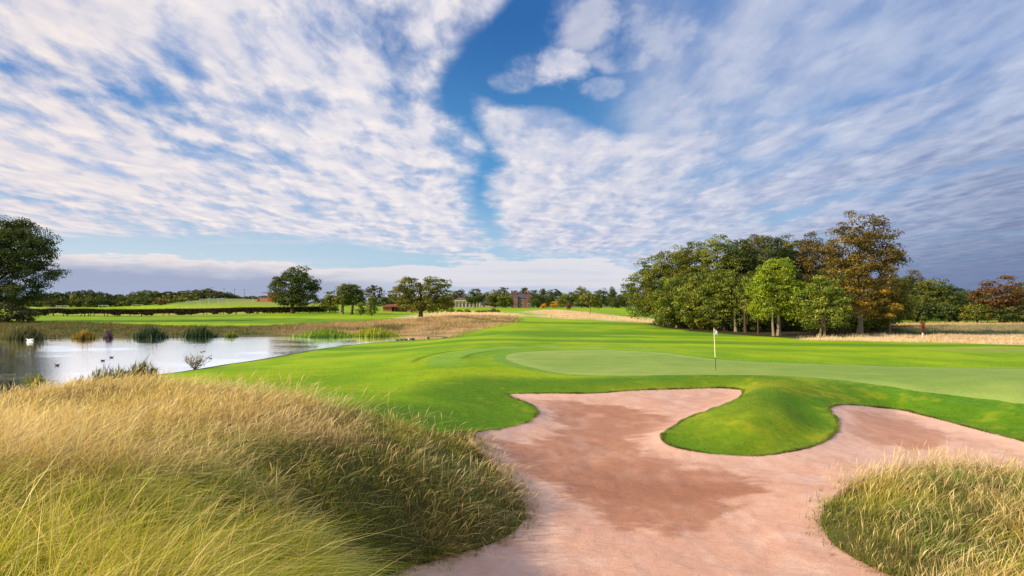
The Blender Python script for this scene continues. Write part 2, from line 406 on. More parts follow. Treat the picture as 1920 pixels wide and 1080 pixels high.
def split(XY, T, sd):
    """cut a triangle mesh along sd = 0; returns XY, inside tris, outside tris, contour edges"""
    sd = np.where(np.abs(sd) < 1e-5, 1e-5, sd)
    neg = sd < 0; k_ = neg[T].sum(1)
    ins = T[k_ == 3]; out = T[k_ == 0]; mixd = T[(k_ == 1) | (k_ == 2)]
    kk = neg[mixd].sum(1)
    new = {}; verts = []; n0 = len(XY); cont = []
    def cut(a, b):
        key = (a, b) if a < b else (b, a)
        if key not in new:
            t = sd[key[0]] / (sd[key[0]] - sd[key[1]])
            verts.append(XY[key[0]] * (1 - t) + XY[key[1]] * t); new[key] = n0 + len(verts) - 1
        return new[key]
    I = []; O = []
    for tri, kv in zip(mixd.tolist(), kk.tolist()):
        ng = [bool(neg[v]) for v in tri]
        odd = ng.index(kv == 1)
        a, b, c_ = tri[odd], tri[(odd + 1) % 3], tri[(odd + 2) % 3]
        ab, ac = cut(a, b), cut(a, c_)
        one, two = (I, O) if kv == 1 else (O, I)
        one.append((a, ab, ac)); two.append((ab, b, c_)); two.append((ab, c_, ac))
        cont.append((ab, ac) if kv == 1 else (ac, ab))
    if verts:
        XY = np.vstack([XY, np.array(verts)])
        ins = np.vstack([ins, np.array(I)]); out = np.vstack([out, np.array(O)])
    return XY, ins, out, np.array(cont)

def mesh_np(name, V, Fc, nper, mat, cols=None, smooth_=True, parent=None, cname='tint'):
    me = bpy.data.meshes.new(name)
    me.vertices.add(len(V)); me.vertices.foreach_set('co', np.ascontiguousarray(V, dtype=np.float32).ravel())
    nf = len(Fc)
    me.loops.add(nf * nper); me.loops.foreach_set('vertex_index', np.ascontiguousarray(Fc, dtype=np.int32).ravel())
    me.polygons.add(nf); me.polygons.foreach_set('loop_start', np.arange(0, nf * nper, nper, dtype=np.int32))
    if smooth_: me.polygons.foreach_set('use_smooth', np.ones(nf, dtype=bool))
    me.update(calc_edges=True)
    if cols is not None:
        ca = me.color_attributes.new(cname, 'FLOAT_COLOR', 'POINT')
        c4 = np.ones((len(V), 4), np.float32); c4[:, :3] = cols
        ca.data.foreach_set('color', c4.ravel())
    if mat: me.materials.append(mat)
    o = bpy.data.objects.new(name, me); COL.objects.link(o)
    if parent: o.parent = parent
    return o
def compact(V, T_, *arrs):
    u, inv = np.unique(T_, return_inverse=True)
    return (V[u], inv.reshape(T_.shape)) + tuple(a[u] for a in arrs)

def tag(o, label=None, cat=None, group=None, kind=None):
    if label: o['label'] = label
    if cat: o['category'] = cat
    if group: o['group'] = group
    if kind: o['kind'] = kind
    return o

# ------------------------------------------------------------------ materials for the land
def mat_new(name):
    m = bpy.data.materials.new(name); m.use_nodes = True; t = m.node_tree; t.nodes.clear()
    return m, t
def attr(t, name='tint'):
    n = t.nodes.new('ShaderNodeAttribute'); n.attribute_name = name; return S(t, n.outputs['Color'])
def objco(t):
    n = t.nodes.new('ShaderNodeTexCoord'); return S(t, n.outputs['Object'])
def vmul(t, v, s):
    n = t.nodes.new('ShaderNodeVectorMath'); n.operation = 'MULTIPLY'; t.links.new(v.k, n.inputs[0]); n.inputs[1].default_value = s; return S(t, n.outputs[0])
def vscale(t, col, f):
    n = t.nodes.new('ShaderNodeVectorMath'); n.operation = 'SCALE'; t.links.new(col.k, n.inputs[0])
    if isinstance(f, S): t.links.new(f.k, n.inputs['Scale'])
    else: n.inputs['Scale'].default_value = f
    return S(t, n.outputs[0])
def bsdf(t, col, rough=0.9, spec=0.2, bump=None, bstr=0.3, bdist=0.02, sheen=0.0, trans=0.0):
    b = t.nodes.new('ShaderNodeBsdfPrincipled')
    if isinstance(col, S): t.links.new(col.k, b.inputs['Base Color'])
    else: b.inputs['Base Color'].default_value = (*col[:3], 1)
    b.inputs['Roughness'].default_value = rough; b.inputs['Specular IOR Level'].default_value = spec
    if bump is not None:
        bn = t.nodes.new('ShaderNodeBump'); bn.inputs['Strength'].default_value = bstr; bn.inputs['Distance'].default_value = bdist
        t.links.new(bump.k, bn.inputs['Height']); t.links.new(bn.outputs[0], b.inputs['Normal'])
    o = t.nodes.new('ShaderNodeOutputMaterial'); t.links.new(b.outputs[0], o.inputs[0])
    return b

def turf_mat(name, fine, bstr):
    m, t = mat_new(name); v = objco(t)
    a = noise(t, v, fine, 3, 0.6); b = noise(t, v, fine * 0.16, 4, 0.6); c_ = noise(t, v, 0.6, 3, 0.5)
    f = (a - 0.5) * 0.6 + (b - 0.5) * 0.75 + (c_ - 0.5) * 0.45 + 1.0
    col = vscale(t, attr(t), f)
    bsdf(t, col, 0.85, 0.12, a * 0.5 + b, bstr, 0.05)
    return m
M_turf = turf_mat('turf', 26.0, 0.55)
M_green = turf_mat('putting_turf', 60.0, 0.06)

def sand_mat():
    m, t = mat_new('sand'); v = objco(t)
    a = noise(t, v, 90.0, 2, 0.7); b = noise(t, v, 6.0, 4, 0.55, 0.3); c_ = noise(t, vmul(t, v, (1.0, 2.2, 1.0)), 2.2, 4, 0.55, 1.0)
    rk = noise(t, vmul(t, v, (9.0, 40.0, 4.0)), 1.0, 2, 0.5, 0.8)
    peb = noise(t, v, 34.0, 1, 0.5)
    cl = noise(t, v, 22.0, 3, 0.65)
    f = (a - 0.5) * 0.20 + (b - 0.5) * 0.16 + (c_ - 0.5) * 0.12 + (rk - .5) * .14 + (cl - .5) * .16 + 1.0 - smooth(peb, 0.68, 0.74) * 0.28
    bsdf(t, vscale(t, attr(t), f), 0.95, 0.08, a * 0.10 + b * 0.35 + c_ * 0.6 + rk * 0.30 + cl * .25 + smooth(peb, .66, .72) * .15, 0.5, 0.08)
    return m
M_sand = sand_mat()

# ------------------------------------------------------------------ cut the land
s_sand = sdist(SANDP, XY[:, 0], XY[:, 1])
s_sand = s_sand + np.where(np.abs(s_sand) < 1, .030 * fbm(XY[:, 0] * 3.5, XY[:, 1] * 3.5, 191, 3), 0)
XY, T_in, T_out, lipE = split(XY, T, s_sand)
s_gr = sdist(GREENP, XY[:, 0], XY[:, 1])
XY, T_green, T_turf, _ = split(XY, T_out, s_gr)
Zv, ssd, spd = bank(XY[:, 0], XY[:, 1])
sgd = sdist(GREENP, XY[:, 0], XY[:, 1], 30.0)
x, y = XY[:, 0], XY[:, 1]
PXc = 960 + F * x / np.maximum(y, 1)          # bearing of the spot as seen along the fairway

def L(r, g, b): return np.array(lin((r, g, b)))
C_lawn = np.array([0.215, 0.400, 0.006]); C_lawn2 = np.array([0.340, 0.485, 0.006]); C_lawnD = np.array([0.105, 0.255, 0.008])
C_apron = np.array([0.19, 0.37, 0.045])
C_straw = np.array([0.60, 0.43, 0.22]); C_strawp = np.array([0.78, 0.60, 0.38]); C_rough = np.array([0.17, 0.155, 0.05]); C_roughg = np.array([0.11, 0.15, 0.035])
C_under = np.array([0.085, 0.085, 0.022])
def mixc(a, b, t): t = np.asarray(t)[:, None]; return a * (1 - t) + b * t
def region(pxs, n=4, fn=onto): return densify([fn(*q) for q in pxs], n)
# ---- outlines of the different growths
FESC_W = [(-30, -6), (0.6, -6), (0.4, 1.5), (-.75, 3.0), (-1.35, 5.0), (-1.9, 8.0)]
def on_lip(px, py): return on_sand(px, py)
fesc_px = [(690, 1105), (740, 1072), (850, 1042), (945, 1008), (985, 968), (975, 928), (935, 880), (893, 840), (880, 820)]
FESC = densify(FESC_W + [on_sand(*q) for q in fesc_px] + [(-1.45, 18.9), P(790, 806, 17.4)[:2], P(705, 780, 18)[:2], P(600, 760, 19)[:2], P(480, 738, 22.5)[:2], (-13.5, 28), (-17, 33), (-21.5, 38.5), (-30, 34), (-44, 30), (-60, 20), (-60, 0)], 4)
tus_px = [(2030, 868), (1960, 893), (1850, 886), (1740, 886), (1640, 900), (1572, 930), (1545, 965), (1548, 1000), (1585, 1036), (1650, 1070), (1730, 1110), (1700, 1220)]
TUS = densify([on_sand(*q) for q in tus_px] + [(5.0, 7.0), (9, 3), (20, 4), (24, 14)], 4)
FAR_ROUGH = region([(-500, 642), (0, 637), (300, 634), (600, 631), (836, 634), (850, 631), (880, 622), (935, 612), (968, 603), (965, 596), (920, 592), (880, 592), (830, 595), (790, 598), (720, 602), (660, 604), (590, 607), (480, 612), (350, 612.5), (200, 607), (100, 604), (0, 604), (-500, 606)], 3)
STRAWS = [region(q, 3) for q in (
    [(1008, 590), (985, 584), (1040, 580.5), (1090, 585), (1150, 592), (1220, 597), (1240, 606), (1190, 603), (1120, 599), (1060, 598), (1015, 595)],
    [(935, 594), (952, 587), (975, 588), (986, 593.5)],
    [(835, 585), (900, 584), (960, 588), (948, 593), (900, 592), (830, 594), (760, 596), (800, 588)])]
STRAW_R = region([(1485, 637), (1540, 632), (1640, 629), (1780, 628), (1920, 627), (2200, 630), (2200, 655), (1920, 647), (1750, 643), (1600, 640.5)], 3)
STRAW_R2 = region([(1630, 610), (1700, 606), (1920, 604), (2200, 604), (2200, 612), (1920, 609), (1700, 612)], 3)
MEADOW_R = region([(1480, 634), (1630, 610), (1920, 606), (2200, 606), (2200, 631), (1920, 627), (1780, 628), (1600, 631)], 3)
PATCH_R = region([(1760, 655), (1850, 652), (1920, 652), (2100, 655), (2100, 664), (1920, 660), (1830, 660)], 3)
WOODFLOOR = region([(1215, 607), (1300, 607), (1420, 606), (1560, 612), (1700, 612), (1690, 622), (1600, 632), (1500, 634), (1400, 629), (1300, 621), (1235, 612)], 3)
PITCH = region([(-300, 581), (100, 580), (300, 579.5), (480, 578), (480, 590), (100, 590), (-300, 590)], 2)

n_a = fbm(x * 0.35, y * 0.22, 21, 4); n_b = fbm(x * 2.6, y * 2.2, 33, 4); n_c = fbm(x / 30, y / 8, 41, 3); n_d = fbm(x / 9, y / 5, 53, 4)
col = mixc(C_lawn, C_lawn2, sst(n_a + 0.5 * n_d, -0.45, 0.5))
# long tree shadows painted across the fairway, with lit strips between
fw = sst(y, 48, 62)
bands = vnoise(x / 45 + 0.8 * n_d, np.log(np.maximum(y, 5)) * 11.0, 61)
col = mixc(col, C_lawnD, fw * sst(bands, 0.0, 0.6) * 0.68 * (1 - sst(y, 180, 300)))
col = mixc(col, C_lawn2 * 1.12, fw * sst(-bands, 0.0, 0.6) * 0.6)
# rings mown round the green
ring = sgd + 0.15 * n_a
col = mixc(col, C_apron * 0.95, (1 - sst(ring, 0.7, 1.0)) * 0.8)
left = 1 - sst(x - (y - 43) * 0.25, -3.5, 1.0)
col = mixc(col, np.array([.115, .30, .02]), left * sst(ring, .9, 1.2) * (1 - sst(ring, 2.3, 2.6)) * .75)
col = mixc(col, np.array([.22, .42, .05]), left * sst(ring, 2.5, 2.8) * (1 - sst(ring, 4.6, 5.0)) * .8)
back = sst(y, 42, 47)
for r0 in (2.6, 5.6): col = mixc(col, C_lawnD * .5, np.clip(left, 0, 1) * sst(y, 38, 44) * np.exp(-((ring - r0) / 0.24) ** 2) * .75)
col = mixc(col, np.array([.26, .46, .09]), sst(y, 46, 52) * sst(ring, 1.0, 1.6) * (1 - sst(ring, 5.0, 6.0)) * sst(np.sin(x * 1.9 + y * .4), -.1, .1) * .45)
# painted relief on the banks: darker lips, shaded right flank, sunlit tongue crest
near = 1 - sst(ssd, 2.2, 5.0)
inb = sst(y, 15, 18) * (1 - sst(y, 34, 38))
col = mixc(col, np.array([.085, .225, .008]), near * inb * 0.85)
col = mixc(col, np.array([.07, .20, .008]), np.exp(-(((x - 11.6) / 1.5) ** 2 + ((y - 25) / 1.8) ** 2)) * .6)  # shade on the tongue's right flank, put into the turf colour
tong = np.exp(-(((x - 7.0) / 2.0) ** 2 + ((y - 21.0) / 2.6) ** 2))
col = mixc(col, np.array([.42, .42, .02]), np.clip(tong * sst(.5 * n_b + .5 * n_a, -.8, .6) * 0.75 + np.exp(-(((x - 6.0) / 3.2) ** 2 + ((y - 26.8) / 1.3) ** 2)) * .45 + np.exp(-(((x - 9.5) / 2.4) ** 2 + ((y - 27) / 1.6) ** 2)) * .5 + inb * sst(n_b + n_a, .2, .7) * .35, 0, 1))
col = mixc(col, np.array([.36, .38, .05]), inb * (1 - sst(ssd, 0.05, 0.5)) * sst(n_b, -.2, .5) * .35)
# rough ground
def paint(base, poly, c_, wdt, amp, strength=1.0):  # c_: one colour or one per vertex
    sd = sdist(poly, x, y, 40.0) + amp * (n_d + .5 * n_b)
    return mixc(base, c_, (1 - sst(sd, -wdt, wdt)) * strength), sd
fc = mixc(C_rough, C_straw, sst(x + (y - 80) * .10, -42, -16) * sst(n_d + .4 * n_a + .25, -.5, .5)); fc = mixc(fc, C_roughg, sst(n_d - .3 * n_a - sst(x, -60, -20) * .35, -.1, .45) * .8)
sdr = sdist(FAR_ROUGH, x, y, 40.0) + .5 * n_d
m_ = (1 - sst(sdr, -.6, .6)) * sst(y, 55, 60)
col = col * (1 - m_[:, None]) + fc * m_[:, None]
for q in STRAWS: col, _s = paint(col, q, C_strawp * (.85 + .3 * sst(n_c + n_b, -.6, .6))[:, None], 4.0, 4.0)
col, _s = paint(col, MEADOW_R, mixc(np.array([.115, .16, .06]), np.array([.36, .32, .17]), sst(x + .35 * (y - 100), 46, 72) * .85 + .2 * n_d), 1.0, 1.0)
col, _s = paint(col, STRAW_R, C_strawp * (.78 + .4 * sst(n_c + n_b, -.6, .6))[:, None], 1.2, 2.5)
col, _s = paint(col, STRAW_R2, C_straw, 2.0, 2.0)
col, _s = paint(col, PATCH_R, np.array([.33, .37, .08]), 2.0, 2.0, .7)
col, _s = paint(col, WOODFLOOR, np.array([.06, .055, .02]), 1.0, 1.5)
col, _s = paint(col, PITCH, np.array([.42, .44, .07]), 4.0, 2.0, .8)
far = sst(y, 480, 620)
col = mixc(col, np.array([.10, .14, .04]), far)
hillm = sst(Zv, 1.0, 4.0) * sst(y, 200, 300) * (1 - sst(y, 480, 560)); col = mixc(col, mixc(np.array([.13, .20, .045]), np.array([.30, .32, .08]), sst(x * .05 + n_c + .12 * (400 - y) * .05, -11.0, -7.0)), hillm * .9)
# soil under the fescue, mud and bank at the waterline
fs = sdist(FESC, x, y); tsd = sdist(TUS, x, y)
under = np.maximum(1 - sst(fs, -.1, .25), 1 - sst(tsd, -.1, .25))
col = mixc(col, C_under * (1 + .3 * n_b[:, None]), under)
col = mixc(col, np.array([.07, .055, .035]), (1 - sst(spd + .1 * n_b, 0.05, .5)) * (1 - .0 * x))
col = np.clip(col, 0.003, .9)
# thin soil edge right at the sand
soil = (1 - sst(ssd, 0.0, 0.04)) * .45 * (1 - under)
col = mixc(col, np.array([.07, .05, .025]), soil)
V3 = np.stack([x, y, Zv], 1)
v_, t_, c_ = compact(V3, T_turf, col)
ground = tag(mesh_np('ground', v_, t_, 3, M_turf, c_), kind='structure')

# putting green
gc = mixc(np.array([.255, .385, .070]), np.array([.32, .43, .085]), sst(n_d + .4 * n_a, -.5, .5))
gc = mixc(gc, np.array([.38, .50, .11]), (1 - sst(-sgd, .3, 1.2)) * .45 + sst(y, 41, 47) * .35)
v_, t_, c_ = compact(V3 + np.array([0, 0, 0.0]), T_green, gc)
green_o = tag(mesh_np('putting_green', v_, t_, 3, M_green, c_), kind='structure')

# sand: its own sheet, running a little under the turf edge
s_use = sst(ssd, 0, 0)  # noqa
keep = (ssd[T_in] < 0.0001).all(1) | True
rim = T_turf[(ssd[T_turf] < 0.35).any(1)]
Ts = np.vstack([T_in, rim])
def sand_z(x, y, ss):
    z = ZS(x, y)
    z = z + 0.055 * fbm(x * .9, y * .9, 71, 3) * sst(-ss, 0.1, 1.0)
    z = z + 0.012 * fbm(x * 5, y * 5, 75, 3)
    z = z + 0.13 * np.exp(-np.clip(-ss, 0, 9) / .45) * sst(y, 13, 17)      # sand flashed up against the faces
    return z
zs_ = sand_z(x, y, ssd) - 0.5 * sst(ssd, 0.02, 0.34)
DAMP = densify([on_sand(*q) for q in [(905, 822), (1000, 830), (1045, 805), (1010, 752), (1100, 757), (1180, 760), (1285, 792), (1225, 815), (1210, 840), (1260, 868), (1380, 893), (1455, 925), (1390, 945), (1340, 978),
    (1290, 1000), (1248, 1008), (1200, 985), (1160, 992), (1120, 965), (1010, 908), (950, 870)]], 5)
DAMP2 = densify([on_sand(*q) for q in [(1590, 778), (1660, 780), (1740, 800), (1780, 822), (1740, 840), (1660, 838), (1600, 815)]], 5)
dsd = sdist(DAMP, x, y) + .75 * fbm(x * .9 + .3 * n_b, y * 3.2, 81, 5, .62) + .16 * n_b
dsd2 = sdist(DAMP2, x, y) + .5 * n_b
C_sand = np.array([.71, .41, .295]); C_sandP = np.array([.80, .52, .40]); C_damp = np.array([.455, .205, .120])
sc = mixc(C_sand, C_sandP, sst(n_a + n_b, -.5, .6))
sc = mixc(sc, C_damp, (1 - sst(dsd, -.30, .16)) * .78 * (1 - .25 * sst(n_b, -.2, .6)))
sc = mixc(sc, C_damp * .82, (1 - sst(dsd, -1.0, -.2)) * np.exp(-((y - 16.3 + .08 * x) / 1.1) ** 2) * .6)
sc = mixc(sc, C_damp * 1.1, (1 - sst(dsd2, -.3, .3)) * .6)
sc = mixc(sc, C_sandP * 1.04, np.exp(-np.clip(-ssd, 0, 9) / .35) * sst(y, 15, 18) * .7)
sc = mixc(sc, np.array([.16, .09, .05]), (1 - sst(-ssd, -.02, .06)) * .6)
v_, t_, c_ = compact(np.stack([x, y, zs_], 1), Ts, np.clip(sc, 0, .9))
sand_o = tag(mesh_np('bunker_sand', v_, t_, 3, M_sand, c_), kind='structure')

# cut turf face along the bunker edge: a dark soil skirt under the lip
m, t = mat_new('soil'); v = objco(t)
bsdf(t, mix(t, noise(t, v, 25, 3, .6), [.035, .022, .012], [.16, .095, .05]), 1.0, .05, noise(t, v, 60, 3, .6), .8, .03); M_soil = m
ez = V3[lipE]                                        # (n,2,3)
a_, b_ = ez[:, 0].copy(), ez[:, 1].copy()
dn = np.array([0, 0, -0.32])
Vs = np.concatenate([a_, b_, b_ + dn, a_ + dn]); n_ = len(a_)
Fq = np.stack([np.arange(n_), np.arange(n_) + n_, np.arange(n_) + 2 * n_, np.arange(n_) + 3 * n_], 1)
skirt = tag(mesh_np('bunker_edge_soil', Vs, Fq, 4, M_soil, None, False), kind='structure')

# ------------------------------------------------------------------ pond
def poly_obj(name, pts, z, mat):
    bm = bmesh.new(); f = bm.faces.new([bm.verts.new((p[0], p[1], z)) for p in pts]); bmesh.ops.triangulate(bm, faces=[f])
    me = bpy.data.meshes.new(name); bm.to_mesh(me); bm.free(); me.materials.append(mat)
    o = bpy.data.objects.new(name, me); COL.objects.link(o); return o
m, t = mat_new('water'); v = objco(t)
rp = noise(t, vmul(t, v, (0.5, 2.2, 1)), 1.0, 3, .55, .4); rp2 = noise(t, vmul(t, v, (5, 12, 1)), 1.0, 2, .5)
calm = noise(t, vmul(t, v, (.05, .12, 1)), 1.0, 2, .5)
b = bsdf(t, [.02, .022, .018], 0.06, 1.0, rp * .8 + rp2 * smooth(calm, .4, .6) * .5, .40, .04); 
gl = t.nodes.new('ShaderNodeBsdfGlossy'); gl.inputs[0].default_value = (1.66, 1.60, 1.52, 1); gl.inputs['Roughness'].default_value = .05
t.links.new(b.inputs['Normal'].links[0].from_socket, gl.inputs['Normal'])
mx = t.nodes.new('ShaderNodeMixShader'); mx.inputs[0].default_value = .95
t.links.new(b.outputs[0], mx.inputs[1]); t.links.new(gl.outputs[0], mx.inputs[2])
t.links.new(mx.outputs[0], [q for q in t.nodes if q.type == 'OUTPUT_MATERIAL'][0].inputs[0])
M_water = m
cen = PONDP.mean(0)
off = []
for i in range(len(PONDP)):
    a = PONDP[i - 1]; b2 = PONDP[(i + 1) % len(PONDP)]; tdir = b2 - a; nrm = np.array([tdir[1], -tdir[0]]) / (np.linalg.norm(tdir) + 1e-9)
    off.append(nrm)
off = np.array(off)
area = 0.5 * np.sum(PONDP[:, 0] * np.roll(PONDP[:, 1], -1) - np.roll(PONDP[:, 0], -1) * PONDP[:, 1])
if area < 0: off = -off
water = tag(poly_obj('pond_water', PONDP + off * 0.25, WZ, M_water), kind='structure')
# ------------------------------------------------------------------ blade builder
def blade_mesh(px_, py_, pz_, h, w, lx, ly, cb, ct, segs=4, head=None, droop=None, chead=None):
    """ribbons with a taper; lx, ly = horizontal lean at the tip (in blade heights); head = relative width of a seed head"""
    n = len(px_); ang = NR.uniform(0, math.pi, n)
    wx, wy = np.cos(ang), np.sin(ang)
    drp = np.zeros(n) if droop is None else droop
    V = np.zeros((n, 2 * segs + 1, 3), np.float32); C = np.zeros((n, 2 * segs + 1, 3), np.float32)
    for k_ in range(segs + 1):
        t = k_ / segs
        q = t ** 1.8
        cx = px_ + lx * h * q; cy = py_ + ly * h * q
        cz = pz_ + h * (t - 0.30 * (np.abs(lx) + np.abs(ly)) * q - drp * t ** 3)
        ww = w * (1 - t) ** 0.55 if head is None else w * np.where(head > 0, (0.55 + head * (1.5 if segs - 2 < k_ < segs else 0.0)) if k_ < segs else 0.0, (1 - t) ** .55)
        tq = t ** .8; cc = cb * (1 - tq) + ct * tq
        if chead is not None and t > .7: cc = np.where((head > 0)[:, None], chead, cc)
        if k_ < segs:
            for sgn, j in ((-.5, 2 * k_), (.5, 2 * k_ + 1)):
                V[:, j, 0] = cx + wx * ww * sgn; V[:, j, 1] = cy + wy * ww * sgn; V[:, j, 2] = cz; C[:, j] = cc
        else:
            V[:, 2 * segs, 0] = cx; V[:, 2 * segs, 1] = cy; V[:, 2 * segs, 2] = cz; C[:, 2 * segs] = cc
    tr = []
    for k_ in range(segs - 1):
        a = 2 * k_; tr += [(a, a + 1, a + 3), (a, a + 3, a + 2)]
    a = 2 * (segs - 1); tr.append((a, a + 1, a + 2))
    tr = np.array(tr)
    Fc = (np.arange(n)[:, None, None] * (2 * segs + 1) + tr[None]).reshape(-1, 3)
    return V.reshape(-1, 3), Fc, C.reshape(-1, 3)
def join(parts):
    Vs, Fs, Cs, o = [], [], [], 0
    for v, f, c_ in parts: Vs.append(v); Fs.append(f + o); Cs.append(c_); o += len(v)
    return np.concatenate(Vs), np.concatenate(Fs), np.concatenate(Cs)

def leaf_mat(name, trans=0.35, var=0.0, rough=0.7, tr_gain=(1.25, 1.15, 0.7)):
    m, t = mat_new(name); col = attr(t)
    d = t.nodes.new('ShaderNodeBsdfDiffuse'); t.links.new(col.k, d.inputs[0])
    tl = t.nodes.new('ShaderNodeBsdfTranslucent'); t.links.new(vmul(t, col, tr_gain).k, tl.inputs[0])
    mx = t.nodes.new('ShaderNodeMixShader'); mx.inputs[0].default_value = trans
    t.links.new(d.outputs[0], mx.inputs[1]); t.links.new(tl.outputs[0], mx.inputs[2])
    gl = t.nodes.new('ShaderNodeBsdfGlossy'); gl.inputs['Roughness'].default_value = 0.5; gl.inputs[0].default_value = (.9, .9, .9, 1)
    m2 = t.nodes.new('ShaderNodeMixShader'); m2.inputs[0].default_value = 0.03
    t.links.new(mx.outputs[0], m2.inputs[1]); t.links.new(gl.outputs[0], m2.inputs[2])
    o = t.nodes.new('ShaderNodeOutputMaterial'); t.links.new(m2.outputs[0], o.inputs[0]); return m
M_blade = leaf_mat('grass_blades', 0.36)

def tall_grass(name, poly, a0, a1, y0, y1, nclump, per, label, wind=(0.62, -0.10), hscale=1.0, tone=None, minh=0.0):
    # clump centres spread evenly over the view fan, so the near ones carry finer blades
    N = int(nclump * 1.0)
    ay_ = np.exp(NR.uniform(math.log(y0), math.log(y1), N)); ax_ = NR.uniform(a0, a1, N) * ay_
    sd = sdist(poly, ax_, ay_); k_ = sd < 0.02; ax_, ay_, sd = ax_[k_], ay_[k_], sd[k_]
    n = len(ax_)
    green = sst(fbm(ax_ * .75, ay_ * .5, 101, 3) * 1.5 + .22 * NR.normal(0, 1, n) + tone(ax_, ay_), -.22, .30)           # 1 green, 0 straw
    gold = sst(fbm(ax_ * .9, ay_ * .7, 107, 2) + .45 * sst(ay_, 9, 3), -.3, .4)
    size = (0.55 + 0.75 * NR.random(n) ** 1.6) * (1 - .45 * sst(-sd, .6, 0.0))
    hol = fbm(ax_ * 1.5, ay_ * 1.1, 151, 2)                                           # tussocks and hollows
    nearf = 1 - sst(ay_, 6, 11)
    size = size * ((.60 - .22 * nearf) + (.66 + .30 * nearf) * sst(hol, -.35, .30))
    kp = (hol > -.42 + .36 * nearf) | (NR.random(n) < .35 - .22 * nearf); ax_, ay_, sd, green, gold, size = ax_[kp], ay_[kp], sd[kp], green[kp], gold[kp], size[kp]; n = len(ax_)
    cwx = wind[0] * NR.uniform(.1, 1.7, n) + NR.normal(0, .22, n); cwy = wind[1] + NR.normal(0, .30, n)
    rep = lambda a, m: np.repeat(a, m, 0)
    parts = []
    # leaves
    m_ = per; N2 = n * m_
    rad = rep(0.07 + 0.010 * ay_, m_) * np.sqrt(NR.random(N2)) * 1.5; th = NR.uniform(0, 2 * math.pi, N2)
    ox, oy = rad * np.cos(th), rad * np.sin(th)
    X_, Y_ = rep(ax_, m_) + ox, rep(ay_, m_) + oy
    z0 = bank(X_, Y_)[0]
    dist = np.hypot(X_, Y_)
    h = rep(size, m_) * NR.uniform(.22, .50, N2) * hscale
    lx = rep(cwx, m_) * NR.uniform(.5, 1.5, N2) + np.cos(th) * NR.uniform(.1, .95, N2)
    ly = rep(cwy, m_) * NR.uniform(.5, 1.5, N2) + np.sin(th) * NR.uniform(.1, .95, N2)
    h = h * (1 + .45 * rep(green, m_) * sst(dist, 12, 4))
    w_ = np.maximum(.0036, dist * .00072) * NR.uniform(.5, 1.5, N2) * (1 + .7 * rep(green, m_) * sst(dist, 14, 4))
    g = rep(green, m_) * .9 + .1 * NR.random(N2); g = np.clip(g - (NR.random(N2) < .22) * .7, 0, 1)[:, None]; gd = rep(gold, m_)[:, None]
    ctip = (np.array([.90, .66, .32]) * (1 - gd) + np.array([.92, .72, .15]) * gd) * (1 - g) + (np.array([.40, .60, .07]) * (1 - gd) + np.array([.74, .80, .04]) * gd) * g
    cbas = np.array([.16, .12, .035]) * (1 - g) + np.array([.020, .055, .006]) * g  # dark bases paint in the shade low between the blades
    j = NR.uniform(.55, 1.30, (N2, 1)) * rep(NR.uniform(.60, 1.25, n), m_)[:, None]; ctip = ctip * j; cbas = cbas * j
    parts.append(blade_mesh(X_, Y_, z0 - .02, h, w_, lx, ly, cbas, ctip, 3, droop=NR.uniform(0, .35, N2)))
    # flowering stems
    m_ = max(3, int(per * .42)); N2 = n * m_
    rad = rep(0.14 + 0.015 * ay_, m_) * np.sqrt(NR.random(N2)) * 1.6; th = NR.uniform(0, 2 * math.pi, N2)
    X_, Y_ = rep(ax_, m_) + rad * np.cos(th), rep(ay_, m_) + rad * np.sin(th)
    k_ = NR.random(N2) < rep((.30 + .55 * (1 - green)) * (.72 + .28 * sst(np.hypot(ax_, ay_), 4, 11)), m_); X_, Y_, th = X_[k_], Y_[k_], th[k_]; N3 = len(X_)
    z0 = bank(X_, Y_)[0]; dist = np.hypot(X_, Y_)
    h = (.35 + .65 * rep(size, m_)[k_]) * NR.uniform(.42, .95, N3) * hscale
    lx = rep(cwx, m_)[k_] * NR.uniform(.4, 1.3, N3) + np.cos(th) * NR.uniform(0, .35, N3); ly = rep(cwy, m_)[k_] * NR.uniform(.4, 1.4, N3) + np.sin(th) * NR.uniform(0, .35, N3)
    w_ = np.maximum(.0017, dist * .00038) * NR.uniform(.6, 1.4, N3)
    gd = rep(gold, m_)[k_][:, None]
    ct = (np.array([.98, .72, .38]) * (1 - gd) + np.array([.98, .72, .26]) * gd) * NR.uniform(.75, 1.2, (N3, 1))
    cbs = np.array([.22, .19, .06]) * NR.uniform(.7, 1.1, (N3, 1))
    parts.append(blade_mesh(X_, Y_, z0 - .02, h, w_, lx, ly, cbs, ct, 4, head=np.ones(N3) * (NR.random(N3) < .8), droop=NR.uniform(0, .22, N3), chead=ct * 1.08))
    V_, F_, C_ = join(parts)
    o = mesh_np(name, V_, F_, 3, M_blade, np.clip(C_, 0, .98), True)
    tag(o, label, 'grass', kind='stuff'); return o

def tone_left(ax, ay):
    # straw on the crown of the knoll, greener in hollows near the camera and down the sheltered flank
    return -0.02 + .50 * sst(ax + (ay - 6) * .16, -4.8, -2.0) + .02 * np.exp(-((ay - 5.0) / 2.4) ** 2) * sst(-ax, 0, 1.5) - .62 * sst(ay, 8, 12) * sst(-ax, 2.5, 6)
tall_grass('fescue_grass', FESC, -0.98, 0.12, 2.3, 44, 15500, 22, 'tall straw and green fescue leaning over the knoll beside the bunker', tone=tone_left)
def tone_right(ax, ay): return .14 + .6 * np.exp(-(((ax - 9.6) / 2.2) ** 2 + ((ay - 14.5) / 1.6) ** 2)) - .25 * sst(ay, 14, 16)
tall_grass('fescue_tussock', TUS, 0.36, 1.0, 8.0, 20, 2600, 24, 'pale wispy fescue tussock on the right edge of the bunker', wind=(.34, -.05), hscale=1.0, tone=tone_right)

